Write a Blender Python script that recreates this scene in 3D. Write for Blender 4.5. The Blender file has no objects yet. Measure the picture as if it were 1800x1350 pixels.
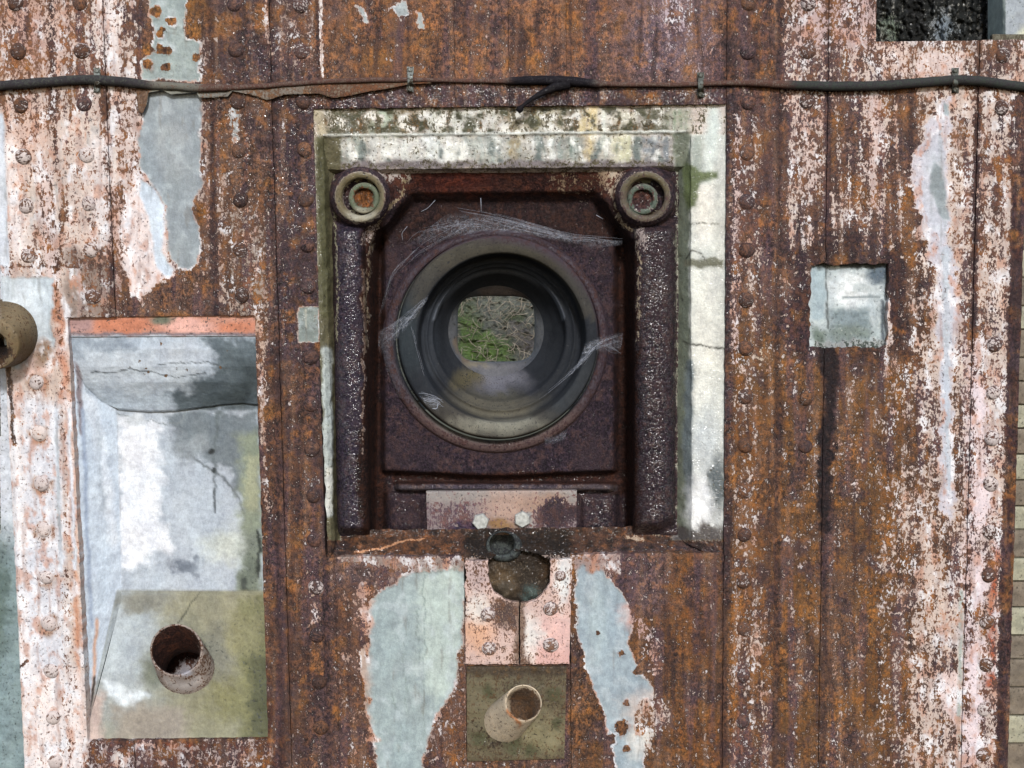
import bpy, bmesh, math, random
import numpy as np
from mathutils import Vector, Matrix

# ------------------------------------------------------------------ camera, sky, sun, exposure
sc = bpy.context.scene
C = sc.collection
FPX = 1900.0                       # focal length in photograph pixels (1800 wide)
PITCH = math.radians(5.0); ROLL = math.radians(0.63)
fwd = np.array([0, math.cos(PITCH), -math.sin(PITCH)])
r0 = np.array([1.0, 0, 0]); u0 = np.array([0, math.sin(PITCH), math.cos(PITCH)])
RGT = math.cos(ROLL)*r0 - math.sin(ROLL)*u0
UPV = math.sin(ROLL)*r0 + math.cos(ROLL)*u0
CAM = np.array([0.0, -1.9, 1.5 + 1.9*math.tan(PITCH)])
cd = bpy.data.cameras.new('camera'); cam = bpy.data.objects.new('camera', cd); C.objects.link(cam)
cd.sensor_width = 36.0; cd.lens = 36.0*FPX/1800.0; cd.clip_start = 0.05; cd.clip_end = 200
M = Matrix(((RGT[0], UPV[0], -fwd[0], CAM[0]), (RGT[1], UPV[1], -fwd[1], CAM[1]), (RGT[2], UPV[2], -fwd[2], CAM[2]), (0, 0, 0, 1)))
cam.matrix_world = M
sc.camera = cam

SUN_EL = math.radians(31); SUN_AZ = math.radians(7)      # azimuth measured from the wall's outward normal, negative = from the left
w = bpy.data.worlds.new("World"); sc.world = w; w.use_nodes = True
nt = w.node_tree; bg = nt.nodes['Background']
sky = nt.nodes.new('ShaderNodeTexSky'); sky.sky_type = 'NISHITA'; sky.sun_disc = False
sky.sun_elevation = SUN_EL; sky.sun_rotation = math.pi - SUN_AZ
sky.air_density = 1.0; sky.dust_density = 1.5; sky.ozone_density = 1.0
nt.links.new(sky.outputs[0], bg.inputs[0]); bg.inputs[1].default_value = 0.11
sd = bpy.data.lights.new('sun', 'SUN'); sd.energy = 2.3; sd.angle = math.radians(7); sd.color = (1.0, 0.99, 0.98)
so = bpy.data.objects.new('sun', sd); C.objects.link(so)
sdir = Vector((math.sin(SUN_AZ)*math.cos(SUN_EL), -math.cos(SUN_AZ)*math.cos(SUN_EL), math.sin(SUN_EL)))
so.rotation_euler = sdir.to_track_quat('Z', 'Y').to_euler()
so.location = (0, -3, 4)
sc.view_settings.view_transform = 'Standard'; sc.view_settings.look = 'None'
sc.view_settings.exposure = 0.45; sc.view_settings.gamma = 1.0; sc.view_settings.use_curve_mapping = False

# ------------------------------------------------------------------ helpers
def P(u, v, d=0.0):
    """photo position + depth behind the wall face (mm) -> world point(s)"""
    u = np.asarray(u, float); v = np.asarray(v, float); d = np.asarray(d, float)/1000.0
    u, v, d = np.broadcast_arrays(u, v, d)
    ray = fwd*FPX + (u-900.0)[..., None]*RGT + (675.0-v)[..., None]*UPV
    t = (d - CAM[1])/ray[..., 1]
    return CAM + ray*t[..., None]
def project(p):
    q = p - CAM
    z = q @ fwd
    return 900 + FPX*(q @ RGT)/z, 675 - FPX*(q @ UPV)/z
def ss(a, b, x):
    t = np.clip((x-a)/(b-a), 0, 1); return t*t*(3-2*t)
def _hash(ix, iy, seed):
    h = (ix.astype(np.uint32)*np.uint32(374761393) + iy.astype(np.uint32)*np.uint32(668265263) + np.uint32((seed*2246822519) & 0xffffffff))
    h = (h ^ (h >> np.uint32(13)))*np.uint32(1274126177); h = h ^ (h >> np.uint32(16))
    return h.astype(np.float64)/4294967295.0
def perlin(x, y, seed=0):
    x0 = np.floor(x); y0 = np.floor(y); fx = x-x0; fy = y-y0
    ix = x0.astype(np.int64); iy = y0.astype(np.int64)
    u = fx*fx*fx*(fx*(fx*6-15)+10); v = fy*fy*fy*(fy*(fy*6-15)+10)
    def g(dx, dy):
        a = _hash(ix+dx, iy+dy, seed)*6.2831853
        return np.cos(a)*(fx-dx) + np.sin(a)*(fy-dy)
    return ((g(0, 0)*(1-u)+g(1, 0)*u)*(1-v) + (g(0, 1)*(1-u)+g(1, 1)*u)*v)*1.5
def fbm(x, y, oct=4, seed=0, gain=0.5):
    s = 0; a = 1; n = 0
    for i in range(oct):
        s = s + a*perlin(x*2**i, y*2**i, seed+i*17); n += a; a *= gain
    return s/n
def hexc(h):
    h = h.lstrip('#'); c = np.array([int(h[i:i+2], 16)/255.0 for i in (0, 2, 4)])
    return np.where(c <= 0.04045, c/12.92, ((c+0.055)/1.055)**2.4)

class Paint:
    """weathering layers at a set of points given by their place in the elevation of the wall"""
    def __init__(s, u, v, under='#66483a', wet=0.0, seed=0):
        s.u = u; s.v = v
        s.a = fbm(u/34, v/34, 4, 11+seed); s.b = fbm(u/34, v/34, 4, 57+seed)
        s.c = fbm(u/9, v/9, 3, 91+seed); s.e = fbm(u/9, v/9, 3, 97+seed); s.st = fbm(u/11, v/150, 3, 131+seed); s.bl = fbm(u/95, v/120, 3, 171+seed)
        s.under = np.tile(hexc(under), (len(u), 1)); s.wet = np.full(len(u), float(wet))
        s.pc = np.tile(hexc('#c8bcb4'), (len(u), 1)); s.cov = np.zeros(len(u))
    def W(s, k): return s.u + k*s.a*2.2 + k*0.8*s.c, s.v + k*s.b*2.2 - k*0.8*s.e
    def box(s, x0, x1, y0, y1, soft=8, warp=6, lean=0.0):
        u, v = s.W(warp); u = u - lean*(v-(y0+y1)/2)
        if not hasattr(soft, '__len__'): soft = (soft, soft)
        sx, sy = soft
        return ss(x0-sx, x0+sx, u)*(1-ss(x1-sx, x1+sx, u))*ss(y0-sy, y0+sy, v)*(1-ss(y1-sy, y1+sy, v))
    def blob(s, cx, cy, rx, ry, soft=0.4, warp=8):
        u, v = s.W(warp); r = np.hypot((u-cx)/rx, (v-cy)/ry)
        return 1-ss(1-soft, 1+soft, r)
    def poly(s, pts, soft=2.0, warp=4):
        m = np.zeros(len(s.u)); p = np.array(pts, float)
        lo = p.min(0)-40; hi = p.max(0)+40
        k = np.where((s.u > lo[0]) & (s.u < hi[0]) & (s.v > lo[1]) & (s.v < hi[1]))[0]
        if not len(k): return m
        u, v = s.W(warp); u = u[k]; v = v[k]
        ins = np.zeros(len(k), bool); d = np.full(len(k), 1e9)
        for i in range(len(p)):
            x1, y1 = p[i]; x2, y2 = p[(i+1) % len(p)]
            cond = ((y1 > v) != (y2 > v))
            with np.errstate(divide='ignore', invalid='ignore'):
                xi = (x2-x1)*(v-y1)/((y2-y1) if y2 != y1 else 1e-9)+x1
            ins ^= cond & (u < xi)
            L = (x2-x1)**2+(y2-y1)**2+1e-9
            t = np.clip(((u-x1)*(x2-x1)+(v-y1)*(y2-y1))/L, 0, 1)
            d = np.minimum(d, np.hypot(u-x1-t*(x2-x1), v-y1-t*(y2-y1)))
        m[k] = ss(-soft, soft, np.where(ins, d, -d)); return m
    def path(s, pts, w0, w1=None, soft=2.0, warp=2):
        w1 = w0 if w1 is None else w1
        m = np.zeros(len(s.u)); p = np.array(pts, float); W = max(w0, w1)+soft+12+warp*3
        k = np.where((s.u > p[:, 0].min()-W) & (s.u < p[:, 0].max()+W) & (s.v > p[:, 1].min()-W) & (s.v < p[:, 1].max()+W))[0]
        if not len(k): return m
        u, v = s.W(warp); u = u[k]; v = v[k]; best = np.full(len(k), -1e9); n = len(p)-1
        for i in range(n):
            x1, y1 = p[i]; x2, y2 = p[i+1]; L = (x2-x1)**2+(y2-y1)**2+1e-9
            t = np.clip(((u-x1)*(x2-x1)+(v-y1)*(y2-y1))/L, 0, 1)
            best = np.maximum(best, (w0+(w1-w0)*(i+t)/n) - np.hypot(u-x1-t*(x2-x1), v-y1-t*(y2-y1)))
        m[k] = ss(-soft, soft, best); return m
    def rust(s, m, col, amt=1.0):
        k = np.clip(m*amt, 0, 1)[:, None]; s.under = s.under*(1-k)+hexc(col)*k
    def dew(s, m, wv): s.wet = s.wet*(1-m)+wv*m
    def coat(s, m, col, cov, mode='set'):
        """a coat of paint / lime / plaster of colour col, kept where m, with coverage cov"""
        k = np.clip(m, 0, 1)
        kk = (k*(1 if cov > 0.3 else cov/0.3))[:, None]
        s.pc = s.pc*(1-kk)+hexc(col)*kk if col else s.pc
        if mode == 'set': s.cov = s.cov*(1-k)+cov*k
        elif mode == 'max': s.cov = np.maximum(s.cov, cov*k)
        elif mode == 'add': s.cov = s.cov+cov*k

def link(o, parent=None):
    C.objects.link(o)
    if parent is not None:
        o.parent = parent
        L = parent
        off = Vector((0, 0, 0))
        while L is not None: off += L.location; L = L.parent
        o.location = o.location - off
    return o
def thing(name, label, cat, at=(0, 0, 0), group=None):
    o = bpy.data.objects.new(name, None); o.empty_display_size = 0.05; C.objects.link(o); o.location = Vector(at)
    o['label'] = label; o['category'] = cat
    if group: o['group'] = group
    return o
def tag(o, label, cat=None, group=None):
    o['label'] = label
    if cat: o['category'] = cat
    if group: o['group'] = group
    return o
def setattrs(me, und, pnt):
    for nm, arr in (('under', und), ('paint', pnt)):
        a = me.attributes.new(nm, 'FLOAT_COLOR', 'POINT'); a.data.foreach_set('color', arr.astype(np.float32).ravel())
def world_off(parent):
    off = Vector((0, 0, 0)); L = parent
    while L is not None: off += L.location; L = L.parent
    return np.array(off)
def build(name, V, F, prog, mat, parent=None, uvp=None, smooth=True):
    """V: n x 3 world points, F: list/array of quads; prog(u,v)->Paint"""
    V = np.asarray(V, float); me = bpy.data.meshes.new(name)
    if isinstance(F, np.ndarray):
        n = len(F); k = F.shape[1]
        me.vertices.add(len(V)); me.vertices.foreach_set('co', (V-world_off(parent)).astype(np.float32).ravel())
        me.loops.add(n*k); me.loops.foreach_set('vertex_index', F.astype(np.int32).ravel())
        me.polygons.add(n); me.polygons.foreach_set('loop_start', np.arange(0, n*k, k, dtype=np.int32))
        me.polygons.foreach_set('loop_total', np.full(n, k, np.int32))
        me.update(calc_edges=True)
    else:
        me.from_pydata([tuple(x) for x in (V-world_off(parent))], [], F)
    if smooth: me.polygons.foreach_set('use_smooth', np.ones(len(me.polygons), bool))
    if prog is not None:
        u, v = project(V) if uvp is None else uvp
        p = prog(u, v)
        setattrs(me, np.c_[p.under*0.80, p.wet], np.c_[p.pc, p.cov])
    me.materials.append(mat); me.validate()
    o = bpy.data.objects.new(name, me); C.objects.link(o)
    if parent is not None: o.parent = parent
    return o
def gridmesh(name, Pts, prog, mat, parent=None, skirt=0.0, keep=None, bevel=0.8):
    """Pts: rows x cols x 3 (rows going down, cols going right as seen from the camera)"""
    n, m = Pts.shape[:2]; idx = np.arange(n*m).reshape(n, m)
    if keep is None: keep = np.ones((n-1, m-1), bool)
    r, c = np.where(keep)
    F = np.c_[idx[r, c], idx[r+1, c], idx[r+1, c+1], idx[r, c+1]]
    V = Pts.reshape(-1, 3).copy(); u, v = project(V)
    if skirt:
        kp = np.zeros((n+1, m+1), bool); kp[1:-1, 1:-1] = keep
        E = []
        hh = kp[1:, 1:-1] != kp[:-1, 1:-1]          # horizontal edges  n x (m-1)
        a, b = np.where(hh); top = kp[1:, 1:-1][a, b]
        E.append(np.where(top[:, None], np.c_[idx[a, b+1], idx[a, b]], np.c_[idx[a, b], idx[a, b+1]]))
        vv = kp[1:-1, 1:] != kp[1:-1, :-1]
        a, b = np.where(vv); lf = kp[1:-1, 1:][a, b]
        E.append(np.where(lf[:, None], np.c_[idx[a, b], idx[a+1, b]], np.c_[idx[a+1, b], idx[a, b]]))
        E = np.concatenate(E); bv = np.unique(E)
        V[bv, 1] += bevel/1000.0
        nb = len(V); mp = np.full(n*m, -1); mp[bv] = np.arange(len(bv))
        V1 = V[bv].copy(); V2 = V1.copy(); V2[:, 1] += skirt/1000.0
        V = np.concatenate([V, V1, V2]); u = np.concatenate([u, u[bv], u[bv]]); v = np.concatenate([v, v[bv], v[bv]])
        q = len(bv); e0 = mp[E[:, 0]]+nb; e1 = mp[E[:, 1]]+nb
        F = np.concatenate([F, np.c_[e1, e0, e0+q, e1+q]])
    used = np.unique(F); mp2 = np.full(len(V), -1); mp2[used] = np.arange(len(used))
    return build(name, V[used], mp2[F], prog, mat, parent, (u[used], v[used]))
def strip(name, lines, step, prog, mat, parent=None, skirt=0.0, rough=1.0, rs=30.0, fn=None, seed=0, holes=()):
    """surface through lines [((x0,y0),(x1,y1),depth[,depth1])...]; the lines run left to right (or top to bottom)"""
    A = np.array([l[0] for l in lines], float); B = np.array([l[1] for l in lines], float)
    d0 = np.array([l[2] for l in lines], float); d1 = np.array([l[3] if len(l) > 3 else l[2] for l in lines], float)
    seg = np.sqrt(np.hypot(*(np.diff((A+B)/2, axis=0)).T)**2 + np.diff((d0+d1)/2)**2); t = np.r_[0, np.cumsum(seg)]
    nt_ = max(2, int(t[-1]/step)+1); ns = max(2, int(np.hypot(*(B-A).mean(0))/step)+1)
    T = np.unique(np.r_[np.linspace(0, t[-1], nt_), t]); S = np.linspace(0, 1, ns)
    def it(col): return np.interp(T, t, col)
    ax, ay, bx, by = it(A[:, 0]), it(A[:, 1]), it(B[:, 0]), it(B[:, 1]); da, db = it(d0), it(d1)
    U = ax[:, None]*(1-S)+bx[:, None]*S; Vv = ay[:, None]*(1-S)+by[:, None]*S; D = da[:, None]*(1-S)+db[:, None]*S
    if fn is not None: U, Vv, D = fn(U, Vv, D, T[:, None]/t[-1]+0*S, S+0*T[:, None])
    D = D + rough*fbm(U/rs, Vv/rs+D/rs, 4, 7+seed)*2 + rough*0.4*fbm(U/6, Vv/6, 2, 9+seed)
    Pts = P(U, Vv, D)
    uc = (U[1:, 1:]+U[:-1, :-1])/2; vc = (Vv[1:, 1:]+Vv[:-1, :-1])/2; kp = np.ones(uc.shape, bool)
    for (hx, hy, hrx, hry) in holes: kp &= np.hypot((uc-hx)/hrx, (vc-hy)/hry) > 1
    if np.abs((B-A).mean(0))[0] < np.abs((B-A).mean(0))[1]: Pts = np.transpose(Pts, (1, 0, 2)); kp = kp.T
    return gridmesh(name, Pts, prog, mat, parent, skirt, keep=kp)
def loft(name, loops, n, prog, mat, parent=None, cap=False, rough=0.4, seed=0, closed=False):
    """loops [(cx,cy,rx,ry,depth,exponent)] joined in turn"""
    th = np.linspace(0, 2*math.pi, n, endpoint=False); V = []; UV = []
    for (cx, cy, rx, ry, d, e) in loops:
        c, s = np.cos(th), np.sin(th)
        k = (np.abs(c)**e+np.abs(s)**e)**(-1.0/e)
        u = cx+rx*c*k; v = cy+ry*s*k
        dd = d + rough*fbm(u/14+d/20, v/14, 3, 5+seed)
        V.append(P(u, v, dd)); UV.append((u, v))
    F = []
    for i in range(len(loops)-1):
        for j in range(n):
            a = i*n+j; b = i*n+(j+1) % n; F.append((a, a+n, b+n, b))
    V = np.concatenate(V)
    F = [list(f) for f in F]
    if cap: F.append([(len(loops)-1)*n+j for j in range(n)][::-1])
    u = np.concatenate([x[0] for x in UV]); v = np.concatenate([x[1] for x in UV])
    return build(name, V, F, prog, mat, parent, (u, v))

# ------------------------------------------------------------------ materials
def weathered(name, orange=0.5, purple=0.4, bump=1.0, grain=1.0, paint_rough=0.5, base_rough=0.78, contrast=1.0, stretch=0.55, stain='#e8d6ca', objcol=False, metal=0.0, mott=0.22, spec=0.3):
    m = bpy.data.materials.new(name); m.use_nodes = True; t = m.node_tree; N = t.nodes; L = t.links
    bs = N['Principled BSDF']
    def nd(ty, **kw):
        x = N.new(ty)
        for k, val in kw.items(): setattr(x, k, val)
        return x
    def sock(s, val):
        if isinstance(val, (int, float)): s.default_value = val
        elif isinstance(val, (tuple, list, np.ndarray)): s.default_value = tuple(val) if len(val) == 4 else tuple(val)+(1,)
        else: L.new(val, s)
    def mth(op, a, b=0.0, clamp=False):
        x = nd('ShaderNodeMath', operation=op, use_clamp=clamp); sock(x.inputs[0], a); sock(x.inputs[1], b); return x.outputs[0]
    def mr(a, f0, f1, t0=0.0, t1=1.0, smooth=False):
        x = nd('ShaderNodeMapRange', clamp=True)
        if smooth: x.interpolation_type = 'SMOOTHSTEP'
        for i, val in enumerate((a, f0, f1, t0, t1)): sock(x.inputs[i], val)
        return x.outputs[0]
    def mix(f, a, b, bt='MIX'):
        x = nd('ShaderNodeMix', data_type='RGBA', blend_type=bt); sock(x.inputs[0], f); sock(x.inputs[6], a); sock(x.inputs[7], b); return x.outputs[2]
    tc = nd('ShaderNodeTexCoord'); mp = nd('ShaderNodeMapping'); L.new(tc.outputs['Object'], mp.inputs[0]); mp.inputs['Scale'].default_value = (1, 1, stretch)
    iso = tc.outputs['Object']
    if objcol:
        oi = nd('ShaderNodeObjectInfo'); va = nd('ShaderNodeVectorMath', operation='ADD'); L.new(iso, va.inputs[0])
        cx = nd('ShaderNodeCombineXYZ'); L.new(mth('MULTIPLY', oi.outputs['Random'], 37.0), cx.inputs[0]); L.new(mth('MULTIPLY', oi.outputs['Random'], 11.0), cx.inputs[1]); L.new(cx.outputs[0], va.inputs[1])
        iso = va.outputs[0]; L.new(iso, mp.inputs[0])
    def noise(sc_, det=4, rough=0.6, vec=None, lo=0.32, hi=0.68, dist=0.0):
        x = nd('ShaderNodeTexNoise'); x.inputs['Scale'].default_value = sc_; x.inputs['Detail'].default_value = det; x.inputs['Roughness'].default_value = rough; x.inputs['Distortion'].default_value = dist
        L.new(mp.outputs[0] if vec is None else vec, x.inputs['Vector']); return mr(x.outputs['Fac'], lo, hi)
    nA = noise(34, 5, 0.62, lo=0.34, hi=0.66); nB = noise(190*grain, 4, 0.65, iso, lo=0.36, hi=0.64); nC = noise(620*grain, 3, 0.6, iso)
    nD = noise(13, 4, 0.6, lo=0.36, hi=0.64); nE = noise(75*grain, 4, 0.7, iso, lo=0.38, hi=0.62, dist=0.0)
    nF = noise(300*grain, 3, 0.6, lo=0.36, hi=0.64)
    if objcol:
        sp = nd('ShaderNodeSeparateColor'); L.new(oi.outputs['Color'], sp.inputs[0])
        und = oi.outputs['Color']; wet = 0.15; pc = (0.60, 0.52, 0.49); cov = oi.outputs['Alpha']
    else:
        au = nd('ShaderNodeAttribute', attribute_name='under'); ap = nd('ShaderNodeAttribute', attribute_name='paint')
        und = au.outputs['Color']; wet = au.outputs['Alpha']; pc = ap.outputs['Color']; cov = ap.outputs['Alpha']
    # rust
    base = mix(1.0, und, mix(mr(mth('ADD', mth('MULTIPLY', nF, 0.42), mth('ADD', mth('MULTIPLY', nE, 0.33), mth('MULTIPLY', nC, 0.25))), 0.22, 0.80), (1-0.84*contrast,)*3, (1+1.0*contrast,)*3), 'MULTIPLY')
    base = mix(mr(nD, 0.2, 0.9, 0.0, 0.6), base, und)
    base = mix(mth('MULTIPLY', mr(mth('ADD', mth('MULTIPLY', nE, 0.65), mth('MULTIPLY', nA, 0.35)), 0.5, 0.8), orange), base, mix(1.0, base, (1.5, 1.12, 0.58), 'MULTIPLY'))
    base = mix(mth('MULTIPLY', mr(mth('ADD', mth('MULTIPLY', nD, 0.5), mth('MULTIPLY', nE, 0.5)), 0.55, 0.3), purple), base, mix(1.0, base, (0.60, 0.62, 0.84), 'MULTIPLY'))
    base = mix(mth('MULTIPLY', mr(nC, 0.38, 0.1), 0.75*contrast), base, mix(1.0, base, (0.3, 0.28, 0.3), 'MULTIPLY'))
    # paint coverage
    nz = mth('ADD', mth('MULTIPLY', nE, 0.30), mth('ADD', mth('MULTIPLY', nA, 0.14), mth('ADD', mth('MULTIPLY', nF, 0.36), mth('MULTIPLY', nC, 0.20))))
    df = mth('SUBTRACT', cov, mr(nz, 0.12, 0.88))
    mk = mr(df, -0.035, 0.06)
    edge = mr(df, 0.28, 0.0)
    pcol = mix(1.0, pc, mix(nA, (0.84, 0.83, 0.84), (1.08, 1.07, 1.05)), 'MULTIPLY')
    pcol = mix(1.0, pcol, mix(mth('ADD', mth('MULTIPLY', nE, 0.6), mth('MULTIPLY', nF, 0.4)), (1-mott, 1-mott, 1-mott*0.95), (1+mott*0.45,)*3), 'MULTIPLY')
    pcol = mix(mth('MULTIPLY', nD, 0.35), pcol, mix(1.0, pcol, (0.93, 1.03, 1.12), 'MULTIPLY'))
    pcol = mix(1.0, pcol, mix(nC, (0.88,)*3, (1.06,)*3), 'MULTIPLY')
    if not objcol:
        pcol = mix(mth('MULTIPLY', edge, 0.38), pcol, mix(1.0, pcol, tuple(hexc(stain)/hexc(stain).max()), 'MULTIPLY'))
    # tiny rust pinholes through the coat
    pin = mth('MULTIPLY', mr(nB, 0.13, 0.04), mr(cov, 1.12, 0.95, 0.0, 0.75))
    mk = mth('MULTIPLY', mk, mth('SUBTRACT', 1.0, pin))
    col = mix(mk, base, pcol)
    hv = nd('ShaderNodeHueSaturation'); hv.inputs['Saturation'].default_value = 1.0; L.new(col, hv.inputs['Color'])
    # water darkens a porous surface
    col = hv.outputs[0]
    L.new(col, bs.inputs['Base Color'])
    rg = mix(mk, (base_rough,)*3, (paint_rough,)*3); sx = nd('ShaderNodeSeparateColor'); L.new(rg, sx.inputs[0])
    ro = mth('ADD', sx.outputs[0], mth('MULTIPLY', mth('SUBTRACT', nB, 0.5), 0.2))
    L.new(ro, bs.inputs['Roughness'])
    bs.inputs['Metallic'].default_value = metal
    h = mth('ADD', mth('MULTIPLY', nB, 0.55), mth('MULTIPLY', nC, 0.35))
    h = mth('ADD', h, mth('MULTIPLY', nE, 0.7))
    hs = mth('MULTIPLY', h, mr(mk, 0, 1, 1.0, 0.28))
    hh = mth('ADD', hs, mth('MULTIPLY', mk, 0.75))
    bp = nd('ShaderNodeBump'); bp.inputs['Strength'].default_value = 1.0; bp.inputs['Distance'].default_value = 0.0011*bump; L.new(hh, bp.inputs['Height'])
    L.new(bp.outputs[0], bs.inputs['Normal'])
    # film of water
    bp2 = nd('ShaderNodeBump'); bp2.inputs['Strength'].default_value = 1.0; bp2.inputs['Distance'].default_value = 0.0012
    vo0 = nd('ShaderNodeTexVoronoi'); vo0.inputs['Scale'].default_value = 340; L.new(iso, vo0.inputs['Vector'])
    L.new(mth('ADD', mth('SUBTRACT', 1.0, mth('MULTIPLY', vo0.outputs['Distance'], vo0.outputs['Distance'])), mth('MULTIPLY', nE, 0.35)), bp2.inputs['Height'])
    vo = nd('ShaderNodeTexVoronoi'); vo.inputs['Scale'].default_value = 340; L.new(iso, vo.inputs['Vector'])
    vc = nd('ShaderNodeSeparateColor'); L.new(vo.outputs['Color'], vc.inputs[0])
    w2 = mth('MULTIPLY', wet, wet)
    drops = mr(mth('ADD', vc.outputs[0], mth('MULTIPLY', mth('MULTIPLY', w2, mr(nA, 0.1, 0.9, 0.35, 1.0)), 0.72)), 0.90, 1.08)
    cw = mth('MULTIPLY', mth('MULTIPLY', drops, mr(wet, 0.0, 0.45)), 0.8, True)
    sock(bs.inputs['Coat Weight'], cw); bs.inputs['Coat Roughness'].default_value = 0.13; bs.inputs['Coat IOR'].default_value = 1.8
    L.new(bp2.outputs[0], bs.inputs['Coat Normal'])
    bs.inputs['Specular IOR Level'].default_value = spec
    return m
M_STEEL = weathered('rusted_painted_steel')
M_CAST = weathered('dark_cast_iron', spec=0.18, orange=0.35, purple=0.6, bump=1.3, contrast=0.8)
M_CONC = weathered('stained_concrete', orange=0.05, purple=0.1, bump=1.2, contrast=0.8, mott=0.24, stain='#d8d4c4', paint_rough=0.6)
M_RUB = weathered('dusty_black_iron', spec=0.12, paint_rough=0.85, orange=0.1, purple=0.1, bump=0.35, contrast=0.5, stain='#d8d0c0', grain=1.6)
M_RIV = weathered('rusted_rivet', objcol=True, bump=0.8)
M_MOSS = weathered('mossy_rock', orange=0.1, purple=0.1, bump=3.0, mott=.5, contrast=.7, stain='#a0b080')
def simple(name, col, rough=0.6, metal=0.0, sc_=200, amp=0.3, bump=0.3):
    m = bpy.data.materials.new(name); m.use_nodes = True; t = m.node_tree; bs = t.nodes['Principled BSDF']
    tc = t.nodes.new('ShaderNodeTexCoord'); n = t.nodes.new('ShaderNodeTexNoise'); n.inputs['Scale'].default_value = sc_; n.inputs['Detail'].default_value = 5
    t.links.new(tc.outputs['Object'], n.inputs['Vector'])
    r = t.nodes.new('ShaderNodeMapRange'); r.inputs[1].default_value = 0.3; r.inputs[2].default_value = 0.7; t.links.new(n.outputs['Fac'], r.inputs[0])
    x = t.nodes.new('ShaderNodeMix'); x.data_type = 'RGBA'; c = hexc(col)
    x.inputs[6].default_value = tuple(c*(1-amp))+(1,); x.inputs[7].default_value = tuple(np.minimum(c*(1+amp), 0.9))+(1,)
    t.links.new(r.outputs[0], x.inputs[0]); t.links.new(x.outputs[2], bs.inputs['Base Color'])
    bs.inputs['Roughness'].default_value = rough; bs.inputs['Metallic'].default_value = metal
    b = t.nodes.new('ShaderNodeBump'); b.inputs['Distance'].default_value = 0.001*bump; t.links.new(n.outputs['Fac'], b.inputs['Height']); t.links.new(b.outputs[0], bs.inputs['Normal'])
    return m
M_DARK = simple('dark_void_steel', '#241c1a', 0.9)
M_BOLT = simple('zinc_bolt', '#a9aca9', 0.5, 0.3, 160, 0.35)
M_STEM = simple('dead_stem', '#8a8070', 0.8)

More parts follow.
